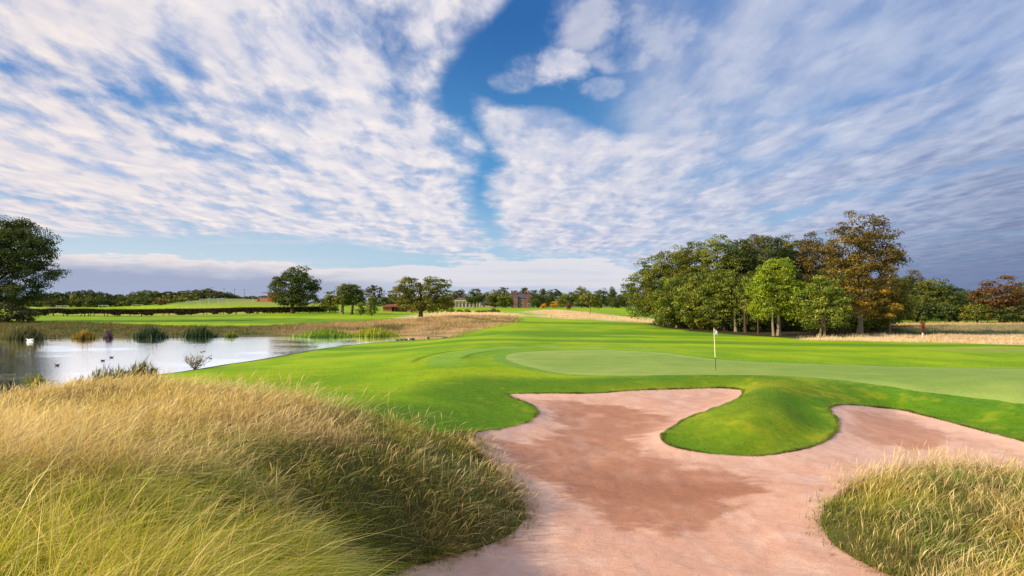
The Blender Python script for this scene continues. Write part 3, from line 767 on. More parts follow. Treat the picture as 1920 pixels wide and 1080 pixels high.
# ------------------------------------------------------------------ clipped turf blades on the banks around the sand
def from_ground(mask, n):
    ids = np.nonzero(mask)[0]
    return NR.choice(ids, n)
turf_v = np.zeros(len(XY), bool); turf_v[np.unique(T_turf)] = True
cand = turf_v & (y > 14) & (y < 44) & (sgd > .9) & (PXc > 400) & (ssd > -.001) & (fs > .1) & (tsd > .1) & (np.abs(x) < y * .85)
ids = from_ground(cand, 300000)
bx_ = x[ids] + NR.normal(0, .05, len(ids)); by_ = y[ids] + NR.normal(0, .05, len(ids))
sdb = sdist(SANDP, bx_, by_); k_ = sdb > -0.015; ids, bx_, by_ = ids[k_], bx_[k_], by_[k_]
zb, _, _ = bank(bx_, by_); nb_ = len(ids)
hh = NR.uniform(.012, .040, nb_) * (1 + 1.6 * (1 - sst(sdb[k_], 0, .25)))
jc = NR.uniform(.5, 1.6, (nb_, 1)) * col[ids]; yel = (NR.random((nb_, 1)) < .13) * 1.0
jc = jc * (1 - yel) + yel * np.array([.36, .36, .06])
V_, F_, C_ = blade_mesh(bx_, by_, zb - .006, hh, by_ * .0006 * NR.uniform(.7, 1.3, nb_), NR.normal(0, .5, nb_), NR.normal(0, .5, nb_), jc * .9, jc * 1.2, 1)
tag(mesh_np('turf_grass', V_, F_, 3, M_blade, np.clip(C_, 0, .9)), 'short clipped green turf on the banks around the bunker', 'grass', kind='stuff')

# shaggy fringe of longer blades hanging over the cut edge
ew = V3[lipE]; ids = NR.integers(0, len(ew), 60000); tt = NR.random((len(ids), 1))
pe = ew[ids, 0] * (1 - tt) + ew[ids, 1] * tt
ed_ = ew[ids, 1] - ew[ids, 0]; nx_, ny_ = -ed_[:, 1], ed_[:, 0]; ln_ = np.hypot(nx_, ny_) + 1e-9; nx_, ny_ = nx_ / ln_, ny_ / ln_
sgn = np.sign(sdist(SANDP, pe[:, 0] + nx_ * .3, pe[:, 1] + ny_ * .3)); nx_, ny_ = -nx_ * sgn, -ny_ * sgn          # toward the sand
k_ = (pe[:, 1] > 10) & (pe[:, 1] < 40); pe, nx_, ny_, ids = pe[k_], nx_[k_], ny_[k_], ids[k_]
q_ = NR.uniform(-.10, .012, len(pe)); bx_, by_ = pe[:, 0] + nx_ * q_, pe[:, 1] + ny_ * q_
patchy = sst(fbm(bx_ * 2, by_ * 2, 201, 2), -.35, .5)
hh = NR.uniform(.03, .085, len(pe)) * (.5 + .9 * patchy); zb = bank(bx_, by_)[0]
jc = col[lipE[ids, 0]] * 0 + np.array([.13, .24, .015]); yl = (NR.random((len(pe), 1)) < .3) * 1.0; jc = jc * (1 - yl) + yl * np.array([.38, .34, .09]); jc = jc * NR.uniform(.6, 1.4, (len(pe), 1))
V_, F_, C_ = blade_mesh(bx_, by_, zb - .01, hh, by_ * .00055 * NR.uniform(.7, 1.4, len(pe)), nx_ * NR.uniform(.1, 1.0, len(pe)) + NR.normal(0, .3, len(pe)), ny_ * NR.uniform(.1, 1.0, len(pe)) + NR.normal(0, .3, len(pe)), jc * .6, jc * 1.2, 2, droop=NR.uniform(.1, .5, len(pe)))
tag(mesh_np('edge_grass', V_, F_, 3, M_blade, np.clip(C_, 0, .9)), 'shaggy green fringe hanging over the cut edge of the bunker', 'grass', kind='stuff')
# loose tufts seeding themselves out from the fescue into the sand
def stray(poly, n, lo, hi_):
    a = NR.uniform(lo[0], hi_[0], n * 6); b2 = NR.uniform(lo[1], hi_[1], n * 6)
    sd = sdist(poly, a, b2); k2 = (sd > -.05) & (sd < .55) & (sdist(SANDP, a, b2) < .02) & (NR.random(n * 6) < np.exp(-np.clip(sd, 0, 9) / .14)); return a[k2][:n], b2[k2][:n]
sx, sy = [np.concatenate(q) for q in zip(stray(FESC, 1500, (-3, 9), (1.5, 20)), stray(TUS, 1500, (4, 8), (16, 18)))]
sx, sy = np.repeat(sx, 7), np.repeat(sy, 7); sx = sx + NR.normal(0, .03, len(sx)); sy = sy + NR.normal(0, .03, len(sy)); n_ = len(sx)
szv = sand_z(sx, sy, sdist(SANDP, sx, sy)); jc = np.where(NR.random((n_, 1)) < .5, np.array([.15, .24, .03]), np.array([.55, .43, .17])) * NR.uniform(.6, 1.3, (n_, 1))
V_, F_, C_ = blade_mesh(sx, sy, szv - .02, NR.uniform(.06, .30, n_), sy * .0005 * NR.uniform(.7, 1.3, n_), NR.normal(.3, .45, n_), NR.normal(0, .45, n_), jc * .6, jc * 1.1, 3, droop=NR.uniform(0, .4, n_))
tag(mesh_np('stray_grass', V_, F_, 3, M_blade, np.clip(C_, 0, .9)), 'stray tufts of fescue growing out into the sand', 'grass', kind='stuff')

# ------------------------------------------------------------------ rough meadow grass, far bank and distance
sdR = sdist(STRAW_R, x, y, 40); sdM = sdist(MEADOW_R, x, y, 40); sdR2 = sdist(STRAW_R2, x, y, 40)
sdS = np.min([sdist(q, x, y, 40) for q in STRAWS], 0)
m1 = turf_v & ((sdr < .3) | (sdR < 0) | (sdM < 0) | (sdR2 < 0) | (sdS < -1)) & (spd > .4) & (np.abs(x) < y * .95) & (y < 320) & (y > 55)
ids = from_ground(m1, 230000)
cell = y[ids] * .004
bx_ = x[ids] + NR.normal(0, 1, len(ids)) * cell; by_ = y[ids] + NR.normal(0, 1, len(ids)) * cell * 1.5
zb, _, spb = bank(bx_, by_); nb_ = len(ids)
hh = NR.uniform(.18, .55, nb_) * np.where(sdM[ids] < 0, 1.1, 1.0) * sst(spb, .2, 2.0)
tuft = sst(fbm(bx_ * .5, by_ * .5, 131, 2), -.1, .4); hh = hh * (.6 + .7 * tuft)
jc = NR.uniform(.8, 1.2, (nb_, 1)) * col[ids]
V_, F_, C_ = blade_mesh(bx_, by_, zb - .02, hh, by_ * .0008 * NR.uniform(.6, 1.5, nb_), NR.normal(.25, .3, nb_), NR.normal(0, .3, nb_), jc * .88, jc * 1.15, 1)
tag(mesh_np('rough_grass', V_, F_, 3, M_blade, np.clip(C_, 0, .9)), 'rough meadow grass along the far bank and fairway edges', 'grass', kind='stuff')
# ------------------------------------------------------------------ trees
def empty(name, loc, rz=0.0):
    o = bpy.data.objects.new(name, None); COL.objects.link(o); o.location = loc; o.rotation_euler = (0, 0, rz); o.empty_display_size = .3; return o
def thing(name, loc, label, cat, group=None, rz=0.0): return tag(empty(name, loc, rz), label, cat, group)
def tube(path, radii, sides=7, flat=None):
    """ring tube along a path -> V, F(quads)"""
    path = np.array(path, float); n = len(path); Vv = []
    up0 = np.array([0, 0, 1.0])
    for i in range(n):
        t_ = path[min(i + 1, n - 1)] - path[max(i - 1, 0)]; t_ /= np.linalg.norm(t_) + 1e-9
        ref = up0 if abs(t_[2]) < .9 else np.array([1.0, 0, 0])
        a = np.cross(t_, ref); a /= np.linalg.norm(a) + 1e-9; b_ = np.cross(a, t_)
        r = radii[i]; ra, rb = (r, r) if np.isscalar(r) else r
        for k_ in range(sides):
            q = 2 * math.pi * k_ / sides
            Vv.append(path[i] + a * ra * math.cos(q) + b_ * rb * math.sin(q))
    Fv = [(i * sides + k_, i * sides + (k_ + 1) % sides, (i + 1) * sides + (k_ + 1) % sides, (i + 1) * sides + k_) for i in range(n - 1) for k_ in range(sides)]
    return np.array(Vv), np.array(Fv)
def simple_mat(name, col, rough=.8, spec=.2, var=.25, sc=8.0, bump=0.0):
    m, t = mat_new(name); v = objco(t); n = noise(t, v, sc, 4, .6)
    bsdf(t, mix(t, n, [c_ * (1 - var) for c_ in col], [c_ * (1 + var) for c_ in col]), rough, spec, n if bump else None, bump, .03); return m
M_bark = simple_mat('bark', (.095, .070, .045), .95, .05, .55, 5.0, .8)
M_barkpale = simple_mat('pale_bark', (.30, .235, .155), .95, .05, .45, 5.0, .8)
M_leaf = leaf_mat('leaves', .30, tr_gain=(1.35, 1.2, .5))

def leaves_at(cen, n, out, size, cols, up=.25, jit=.75):
    nn = out + NR.normal(0, jit, (n, 3)); nn[:, 2] += up; nn /= np.linalg.norm(nn, axis=1)[:, None] + 1e-9
    r = NR.normal(0, 1, (n, 3)); u = np.cross(nn, r); u /= np.linalg.norm(u, axis=1)[:, None] + 1e-9; v = np.cross(nn, u)
    s = (size * NR.uniform(.6, 1.3, n))[:, None]
    V_ = np.stack([cen + u * s * .62, cen + v * s * .38, cen - u * s * .5, cen - v * s * .38], 1)
    C_ = np.repeat(cols[:, None], 4, 1)
    return V_.reshape(-1, 3), np.arange(4 * n).reshape(-1, 4), C_.reshape(-1, 3)

PAL = {
    'dark':   [(.022, .050, .010), (.075, .115, .014), (.16, .18, .022)],
    'oak':    [(.035, .066, .010), (.14, .17, .014), (.34, .32, .024)],
    'green':  [(.035, .075, .010), (.15, .20, .016), (.34, .36, .030)],
    'lime':   [(.10, .17, .008), (.26, .36, .012), (.50, .54, .030)],
    'light':  [(.06, .13, .010), (.20, .28, .022), (.46, .44, .070)],
    'brown':  [(.055, .050, .012), (.150, .115, .022), (.27, .19, .032)],
    'gold':   [(.085, .085, .012), (.27, .20, .018), (.50, .31, .030)],
    'orange': [(.070, .050, .014), (.17, .090, .022), (.25, .12, .030)],
    'blaze':  [(.30, .15, .010), (.58, .30, .012), (.75, .46, .020)],
    'red':    [(.13, .030, .012), (.24, .055, .020), (.34, .10, .03)],
    'olive':  [(.050, .060, .020), (.105, .110, .032), (.16, .155, .045)],
}
def crown_arrays(H, W, lobes, pal, leaf, ncl, per, crad, hang=0.0, lean=0.0, mixp=None):
    """lobes: (cx, cz, rx, rz[, cy]) in units of W and H. returns V, F, C, cluster centres"""
    pal = np.array(pal); cen = []; outs = []
    wts = np.array([l[2] * l[3] for l in lobes]) ** .85; wts = wts / wts.sum()
    ph = NR.uniform(0, 50)
    for i in range(ncl):
        l = lobes[NR.choice(len(lobes), p=wts)]
        d = NR.normal(0, 1, 3); d /= np.linalg.norm(d)
        r = NR.uniform(.25, 1.0) ** .45
        bumpy = 1 + .16 * float(vnoise(d[0] * 2.2 + ph, d[2] * 2.2 + d[1] * 1.7, 3)) + .10 * float(vnoise(d[0] * 5 + ph, d[2] * 5 + d[1] * 4, 4))
        c_ = np.array([l[0] * W, (l[4] if len(l) > 4 else 0) * W, l[1] * H]) + d * r * bumpy * np.array([l[2] * W, l[2] * W * .95, l[3] * H])
        c_[2] = max(c_[2], .06 * H + crad * .3); cen.append(c_); outs.append(d * (r > .55))
    cen = np.array(cen); outs = np.array(outs)
    n = ncl * per
    d = NR.normal(0, 1, (n, 3)); d /= np.linalg.norm(d, axis=1)[:, None]
    d[:, 2] = np.where(NR.random(n) < .6, np.abs(d[:, 2]), d[:, 2])
    rr = crad * (.55 + .75 * np.repeat(NR.random(ncl), per))[:, None] * NR.uniform(.5, 1.15, (n, 1))
    base = np.repeat(cen, per, 0); rr = np.minimum(rr, crad * 1.15)
    pos = base + d * rr * np.array([1.15, 1.15, .70])
    pos[:, 2] -= hang * np.abs(d[:, 0]) * crad
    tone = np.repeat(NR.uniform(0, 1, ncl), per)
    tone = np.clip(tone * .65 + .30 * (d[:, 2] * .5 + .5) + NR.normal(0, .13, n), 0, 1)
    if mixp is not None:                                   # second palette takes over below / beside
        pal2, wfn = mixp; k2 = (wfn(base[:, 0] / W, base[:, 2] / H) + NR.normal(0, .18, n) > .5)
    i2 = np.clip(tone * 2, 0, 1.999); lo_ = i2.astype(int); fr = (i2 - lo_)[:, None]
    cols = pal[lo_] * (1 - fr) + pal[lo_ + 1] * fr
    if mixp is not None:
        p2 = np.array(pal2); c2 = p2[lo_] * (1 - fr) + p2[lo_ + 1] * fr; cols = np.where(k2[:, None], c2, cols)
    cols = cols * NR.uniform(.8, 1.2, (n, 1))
    out = d * .7 + np.repeat(outs, per, 0) * .5
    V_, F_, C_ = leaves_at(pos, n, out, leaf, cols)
    return V_, F_, C_, cen

def trunk_arrays(H, W, cen, tr, fork, lean=0.0, nl=12, stems=1):
    parts = []; o = 0
    top = H * .86
    for s_ in range(stems):
        offx = (s_ - (stems - 1) / 2) * tr * 3.2; sw = NR.normal(0, .02 * H, 2)
        ts = np.linspace(0, 1, 9)
        path = [(offx + lean * H * t + sw[0] * math.sin(3 * t), sw[1] * math.sin(2.5 * t), -.25 + t * top) for t in ts]
        rad = [tr * (1.45 if t == 0 else 1.0) * (1 - .88 * t ** 1.1) for t in ts]
        parts.append(tube(path, rad, 8))
        if len(cen):
            pick = cen[NR.choice(len(cen), min(nl, len(cen)), replace=False)]
            for c_ in pick:
                tz = np.clip(NR.uniform(fork, .60), 0, .9) * H
                tz = min(tz, max(c_[2] - .05 * H, fork * H))
                t0 = (tz + .25) / top
                a = np.array([offx + lean * H * t0 + sw[0] * math.sin(3 * t0), sw[1] * math.sin(2.5 * t0), tz])
                v = c_ - a; L_ = np.linalg.norm(v)
                pts = [a + v * q + np.array([0, 0, .12 * L_ * math.sin(math.pi * q)]) * (1 if v[2] < L_ * .6 else -.4) + (NR.normal(0, .025 * L_, 3) if 0 < q < 1 else 0) for q in (0, .25, .5, .75, 1)]
                r0 = tr * (1 - .8 * t0) * .62
                parts.append(tube(pts, [r0, r0 * .75, r0 * .5, r0 * .32, r0 * .12], 5))
    Vs, Fs, o = [], [], 0
    for v, f in parts: Vs.append(v); Fs.append(f + o); o += len(v)
    return np.concatenate(Vs), np.concatenate(Fs)

DOME = [(0, .60, .40, .30), (-.24, .52, .26, .22), (.24, .50, .26, .22), (0, .80, .26, .19), (-.12, .34, .28, .16), (.14, .34, .28, .16)]
FULL = DOME + [(0, .20, .36, .16), (-.25, .24, .2, .14), (.25, .24, .2, .14)]
CONE = [(0, .25, .42, .18), (0, .45, .34, .18), (0, .65, .25, .17), (0, .84, .14, .15)]
SPARSE = [(0, .62, .36, .30), (-.22, .72, .18, .16), (.25, .68, .2, .18), (.05, .86, .2, .12)]
def tree(name, px, d, top, wpx, pal, label, group=None, lobes=DOME, leaf=None, dens=1.0, tr=None, fork=.22, lean=0.0, bark=None, stems=1, cat='tree', mixp=None, nl=12, per=46, crad=None, trunk=True, yoff=0.0, cov=1.0, x0=None):
    X0 = (px - 960) * d / F if x0 is None else x0
    zb_ = zg1(X0, d); ztop = CZ - (top - HY) * d / F; H = max(.5, ztop - zb_); W = wpx * d / F
    root = thing(name, (X0, d, zb_), label, cat, group, 0)
    leaf = leaf or max(.12, d * .0021)
    crad = crad or max(leaf * 2.3, .072 * (H + W) * .5)
    per = int(max(per * .6, 7.0 * (crad / leaf) ** 2))
    area = W * H * .8
    nleaf = area * 5.2 * dens / (leaf * leaf * .42)
    ncl = int(max(14, nleaf / per))
    V_, F_, C_, cen = crown_arrays(H, W, lobes, PAL[pal] if isinstance(pal, str) else pal, leaf, ncl, per, crad, mixp=mixp)
    V_[:, 0] += lean * V_[:, 2]; cen = cen.copy(); cen[:, 0] += lean * cen[:, 2]
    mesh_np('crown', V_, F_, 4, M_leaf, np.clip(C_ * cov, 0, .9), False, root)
    if trunk:
        Vt, Ft = trunk_arrays(H, W, cen, tr or max(.12, .022 * H), fork, lean, nl, stems)
        mesh_np('trunk', Vt, Ft, 4, bark or M_bark, None, True, root)
    return root
def clone(root, loc, sc, rz, label, group):
    r = root.copy(); COL.objects.link(r); r.location = loc; r.scale = sc; r.rotation_euler = (0, 0, rz); r['label'] = label
    if group: r['group'] = group
    for ch in root.children:
        c_ = ch.copy(); COL.objects.link(c_); c_.parent = r
    return r

# ---- single trees on the left and in the middle
tree('oak_tree', -42, 122, 406, 305, 'dark', 'huge dark spreading oak at the left edge of the picture behind the pond', lobes=[(0, .66, .34, .30), (.26, .66, .20, .22), (-.28, .58, .2, .26), (.16, .84, .2, .14), (.38, .46, .13, .13), (-.1, .30, .3, .18), (.22, .26, .18, .14)], leaf=.27, tr=.75, nl=26, dens=1.3, crad=1.35)
tree('thorn_bush', 12, 118, 566, 75, 'olive', 'low yellowish bush at the foot of the huge dark oak', lobes=[(0, .45, .48, .5)], cat='bush', trunk=False)
tree('thorn_bush', 52, 119, 580, 40, 'olive', 'small low bush between the huge oak and the hedge end', lobes=[(0, .45, .48, .5)], cat='bush', trunk=False)
tree('oak_tree', 549, 196, 499, 100, 'dark', 'tall dense dark green oak standing alone in front of the hedge', lobes=[(-.02, .60, .33, .34), (.2, .5, .27, .32), (-.27, .56, .2, .2), (.05, .80, .24, .19), (-.14, .30, .3, .16), (.17, .28, .28, .15), (.33, .62, .15, .14)], tr=.62, dens=1.25, leaf=.34)
tree('parkland_tree', 641, 190, 529, 66, 'oak', 'broad tree with a pale trunk right of the tall dense oak', lobes=[(-.1, .55, .34, .28), (.15, .70, .3, .26), (-.3, .42, .2, .18), (.1, .42, .35, .16)], bark=M_barkpale, tr=.5, fork=.34)
tree('parkland_tree', 659, 186, 530, 60, 'dark', 'dark trunked tree with overlapping crown right of the pale trunk', lobes=[(0, .66, .34, .3), (.22, .5, .26, .24), (-.2, .52, .24, .2)], tr=.42, fork=.34)
tree('ash_tree', 700, 214, 532, 46, 'olive', 'thin see-through tree with bare twigs beside the low orange pavilion', lobes=SPARSE, dens=.30, tr=.30, nl=34, crad=.55, per=20)
tree('sapling', 676, 176, 566, 18, 'green', 'small round green sapling left of the taller sapling', lobes=DOME + [(0, .25, .3, .15)], tr=.09)
tree('sapling', 697, 172, 551, 26, 'green', 'taller slim green sapling under the thin see-through tree', lobes=CONE, tr=.1)
tree('lime_tree', 618, 205, 560, 34, 'green', 'low green tree between the tall dense oak and the pale trunk', lobes=FULL, tr=.2)
tree('oak_tree', 789, 152, 516, 122, 'oak', 'wide two domed oak with a short trunk in the dry grass', lobes=[(-.19, .76, .19, .21), (.21, .76, .19, .20), (-.31, .52, .2, .22), (.0, .55, .26, .24), (.33, .52, .18, .20), (-.12, .30, .26, .15), (.2, .30, .27, .16), (.38, .36, .12, .13)], tr=.52, fork=.16, nl=22, leaf=.30, dens=1.05, mixp=(PAL['gold'], lambda a, b: .34 * (-a * 1.6 + .4) + .25 * (.6 - b)))
tree('oak_tree', 838, 250, 545, 30, 'dark', 'dark tree half hidden behind the two domed oak', lobes=FULL, tr=.3)

# ---- row of trees around the mansion
G = 'trees in the row behind the fairway'
row = [(862, 455, 543, 30, 'olive', DOME, 'thin brownish tree rising behind the white clubhouse'),
       (891, 415, 541, 28, 'dark', DOME, 'rounded dark tree in front of the white clubhouse'),
       (913, 470, 548, 24, 'olive', FULL, 'pale brown tree above the slate roofed annexe'),
       (928, 440, 543, 32, 'oak', FULL, 'olive tree right of the slate roofed annexe'),
       (944, 470, 540, 30, 'dark', FULL, 'taller dark tree behind the two olive ones left of the mansion'),
       (948, 425, 549, 26, 'green', FULL, 'mid green tree just left of the red brick mansion'),
       (966, 480, 545, 26, 'dark', FULL, 'dark tree showing above the left end of the mansion roof'),
       (982, 480, 539, 26, 'dark', CONE, 'pointed dark tree above the middle of the mansion roof'),
       (1000, 475, 542, 26, 'dark', FULL, 'dark tree above the right end of the mansion roof'),
       (1009, 420, 551, 30, 'dark', FULL, 'broad dark evergreen just right of the mansion'),
       (1018, 465, 540, 24, 'dark', CONE, 'tall pointed tree behind the broad evergreen'),
       (1040, 450, 542, 40, 'dark', FULL, 'large round dark tree behind the orange bush'),
       (1067, 430, 548, 38, 'green', FULL, 'large green tree between the orange bush and the red bush'),
       (1090, 470, 537, 30, 'oak', FULL, 'tallest tree of the row behind the lone fairway tree'),
       (1104, 440, 553, 30, 'dark', FULL, 'dark low tree behind the lone fairway tree'),
       (1128, 455, 541, 34, 'dark', FULL, 'dark tree right behind the lone fairway tree'),
       (1148, 440, 539, 20, 'dark', CONE, 'narrow pointed dark tree toward the end of the row'),
       (1160, 425, 553, 30, 'dark', FULL, 'lower dark tree beside the narrow pointed one'),
       (1175, 445, 543, 30, 'dark', FULL, 'round dark tree near the big wood'),
       (1196, 440, 547, 30, 'dark', FULL, 'last tree of the row touching the big wood'),
       (822, 470, 552, 30, 'dark', FULL, 'dark tree behind the two domed oak'), (800, 500, 556, 40, 'dark', FULL, 'low dark trees edge behind the two domed oak'),
       (760, 480, 556, 34, 'dark', FULL, 'dark tree beyond the orange pavilion'), (735, 470, 553, 30, 'dark', FULL, 'dark rounded tree left of the two domed oak'), (716, 460, 556, 30, 'dark', FULL, 'dark tree just left of the orange pavilion roof'),
       (604, 480, 560, 26, 'olive', FULL, 'small tree seen right of the tall dense oak'), (640, 500, 562, 40, 'dark', FULL, 'low dark tree behind the pale trunked tree'), (672, 500, 560, 34, 'dark', FULL, 'low dark tree behind the dark trunked tree')]
for px, d, top, w_, pal, lb, lab in row: tree('distant_tree', px, d, top, w_ * 1.3, pal, lab, G, lobes=lb, leaf=.62, dens=1.15, per=30, tr=.35, nl=6)
tree('autumn_bush', 1020, 415, 568, 9, 'blaze', 'small yellow orange bush right of the mansion', lobes=[(0, .5, .48, .5)], cat='bush', leaf=.5, per=20)
tree('autumn_bush', 1040, 412, 565, 13, 'blaze', 'bright orange autumn bush, the larger of the two', lobes=[(0, .5, .48, .5)], cat='bush', leaf=.5, per=20)
tree('autumn_bush', 1066, 330, 571, 8, 'red', 'small rust red bush beside the far fairway', lobes=[(0, .55, .42, .45)], cat='bush', leaf=.4, per=20)
tree('fairway_tree', 1107, 200, 546, 42, 'green', 'lone tree with a slim pale trunk standing in the pale grass strip', lobes=[(-.1, .66, .34, .26), (.2, .58, .26, .2), (.0, .8, .22, .16), (.3, .36, .12, .08)], bark=M_barkpale, tr=.22, fork=.42)
for px, w_, h_ in ((845, 16, 8), (862, 9, 5), (876, 10, 6), (897, 10, 4), (906, 9, 3), (919, 14, 5), (932, 9, 4), (926, 7, 9)):
    d = 235.0
    X0 = (px - 960) * d / F; zz = zg1(X0, d); top = HY + (CZ - zz) * F / d - h_
    tree('shrub', px, d, top, w_, 'brown' if h_ == 9 else 'oak', 'reddish upright shrub at the end of the shrub line' if h_ == 9 else 'low dark shrub in the line along the grassy hollow', 'shrubs along the grassy hollow', lobes=[(0, .4, .48, .5)], cat='bush', leaf=.3, per=20, trunk=False)

# ---- far wood behind the football pitches
protos = []
for i, (pal, lb) in enumerate((('dark', FULL), ('olive', FULL), ('dark', FULL), ('oak', FULL), ('green', FULL))):
    protos.append((pal, lb))
tops = [(-60, 552), (60, 556), (95, 549), (130, 549), (152, 543), (172, 546), (200, 551), (225, 553), (262, 543), (298, 547), (330, 548), (350, 543), (385, 541), (410, 545), (437, 551), (500, 556)]
tx, ty_ = zip(*tops)
FW = 'trees of the far wood beyond the football pitches'
made = {}
def far_tree(pi, px, d, top, wpx, label, group):
    X0 = (px - 960) * d / F; zb_ = zg1(X0, d) - .3; H = CZ - (top - HY) * d / F - zb_; W = wpx * d / F
    if pi not in made:
        r = tree('woodland_tree', px, d, top, wpx, protos[pi][0], label, group, lobes=protos[pi][1], leaf=.85, dens=1.0, per=26, tr=.3, nl=4)
        r.location.z = zb_; made[pi] = (r, H, W); return r
    r0, H0, W0 = made[pi]
    return clone(r0, (X0, d, zb_), (W / W0, W / W0, H / H0), NR.uniform(-.5, .5) + (math.pi if NR.random() < .5 else 0), label, group)
for px in range(-60, 446, 15):
    far_tree(int(NR.choice([0, 2, 0, 1])), px + NR.uniform(-4, 4), 500 + NR.uniform(0, 25), np.interp(px, tx, ty_) + NR.uniform(-1.5, 2.0), NR.uniform(34, 48), 'dark tree among others in the far wood beyond the pitches', FW)
for px in range(60, 372, 19):
    far_tree(int(NR.choice([1, 0, 2, 3])) if px < 290 else 3, px + NR.uniform(-4, 4), 455 + NR.uniform(0, 15), np.interp(px, tx, ty_) + NR.uniform(6, 13), NR.uniform(30, 42), 'olive tree on the near edge of the far wood' , 'trees on the near edge of the far wood')
for px in range(452, 520, 11):
    far_tree(0, px, 620, 555 + NR.uniform(-1, 2), 26, 'small dark tree on the skyline left of the orange building', 'dark trees on the skyline beyond the hill')
tree('autumn_bush', 300, 440, 560, 26, 'orange', 'russet autumn tree on the near edge of the far wood', lobes=FULL, cat='tree', leaf=.7, per=24)
for px, top in ((1215, 555), (1240, 557), (1260, 556)): far_tree(2, px, 460, top, 30, 'dark distant tree glimpsed left of the big wood', 'distant trees behind the big wood')

# ---- the big wood on the right
WG = 'trees of the big wood beside the green'
gold_low = (PAL['gold'], lambda a, b: 1.05 - b * 1.1)
wood = [
 (1228, 124, 480, 104, 'green', FULL, 'leftmost tree of the big wood with drooping branch tips', .16, {}),
 (1258, 120, 462, 104, 'oak', FULL, 'second tree from the left in the big wood', .22, {}),
 (1300, 116, 452, 114, 'oak', FULL, 'olive tree behind the left front of the big wood', .24, {}),
 (1346, 112, 446, 112, 'green', DOME, 'tall olive green tree left of centre in the big wood', .24, {}),
 (1392, 110, 447, 100, 'dark', DOME, 'dark tree near the centre of the big wood', .24, {}),
 (1412, 126, 438, 92, 'brown', DOME, 'brown topped tree at the back of the big wood, left one', .24, {}),
 (1445, 120, 441, 90, 'dark', DOME, 'dark tree behind the bright lime green one', .24, {}),
 (1482, 124, 443, 96, 'oak', DOME, 'olive brown tree at the back of the big wood above the lime green one', .24, {}),
 (1528, 120, 435, 92, 'brown', DOME, 'brown topped tree just left of the tallest tree', .24, {}),
 (1275, 106, 515, 106, 'green', FULL, 'leafy lower tree on the left front of the big wood', .16, {}),
 (1318, 101, 505, 108, 'oak', FULL, 'leafy tree with golden tints on the front of the big wood', .2, dict(mixp=(PAL['light'], lambda a, b: .18 + .4 * (.5 - a)))),
 (1362, 97, 500, 106, 'green', FULL, 'green front tree left of the dark opening', .24, {}),
 (1404, 96, 512, 84, 'dark', FULL, 'dark low branched tree left of the lime green one', .24, {}),
 (1478, 100, 500, 90, 'dark', DOME, 'dark tree directly behind the lime green one', .24, {}),
 (1570, 104, 490, 96, 'dark', FULL, 'dark green tree left of the tallest trunk', .24, {}),
 (1640, 102, 545, 90, 'dark', FULL, 'dark bushy tree right of the tallest trunk', .24, {}),
]
for px, d, top, w_, pal, lb, lab, tr_, kw in wood:
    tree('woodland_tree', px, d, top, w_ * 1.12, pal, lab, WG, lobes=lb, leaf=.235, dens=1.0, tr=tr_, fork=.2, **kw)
tree('maple_tree', 1455, 85, 482, 122, 'lime', 'bright lime green tree on the front of the big wood', WG, lobes=[(-.05, .78, .30, .20), (-.2, .55, .28, .18), (.16, .52, .3, .20), (.26, .34, .26, .16), (-.18, .34, .26, .15), (-.32, .60, .16, .14)], leaf=.20, dens=1.1, tr=.27, fork=.25, bark=M_barkpale, crad=.72, x0=(1474 - 960) * 85 / F - .9)
tree('maple_tree', 1541, 83, 508, 108, 'light', 'light green tree with pale flecks in front of the tallest tree', WG, lobes=[(0, .70, .3, .24), (-.22, .5, .26, .2), (.2, .48, .28, .22), (0, .28, .4, .18)], leaf=.20, dens=1.1, tr=.20, fork=.2, bark=M_barkpale, stems=2, crad=.7)
tree('chestnut_tree', 1612, 89, 402, 156, 'brown', 'tallest tree of the wood, bronze crown with golden lower leaves', WG, lobes=[(-.0, .86, .27, .14), (-.12, .70, .33, .18), (.16, .70, .32, .16), (.30, .62, .2, .12), (-.22, .50, .24, .16), (.05, .50, .36, .16), (.0, .34, .34, .13), (-.12, .22, .24, .10), (.3, .24, .24, .12)], leaf=.21, dens=.85, tr=.36, fork=.18, lean=.0, bark=M_barkpale, mixp=gold_low, nl=30, stems=1, crad=.85)
tree('beech_tree', 1668, 93, 517, 100, [(.06, .08, .012), (.20, .19, .018), (.46, .36, .030)], 'golden leaved tree with low branches right of the tallest tree', WG, lobes=[(0, .72, .34, .26), (.22, .52, .26, .22), (-.2, .5, .28, .24), (.1, .34, .34, .16)], leaf=.21, dens=.95, tr=.2, bark=M_barkpale, mixp=(PAL['green'], lambda a, b: .9 - b * .9))
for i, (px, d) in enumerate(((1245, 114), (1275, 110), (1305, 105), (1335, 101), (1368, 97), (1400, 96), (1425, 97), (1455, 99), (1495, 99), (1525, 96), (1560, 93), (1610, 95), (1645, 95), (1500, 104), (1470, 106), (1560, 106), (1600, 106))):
    tree('undergrowth_bush', px, d, 582 if i > 4 else 584, 46 + 10 * (i % 3), 'dark' if i % 3 else 'oak', 'dark bush in the shade under the big wood', 'bushes under the big wood', lobes=[(0, .4, .48, .5)], cat='bush', leaf=.26, dens=.8, trunk=False)
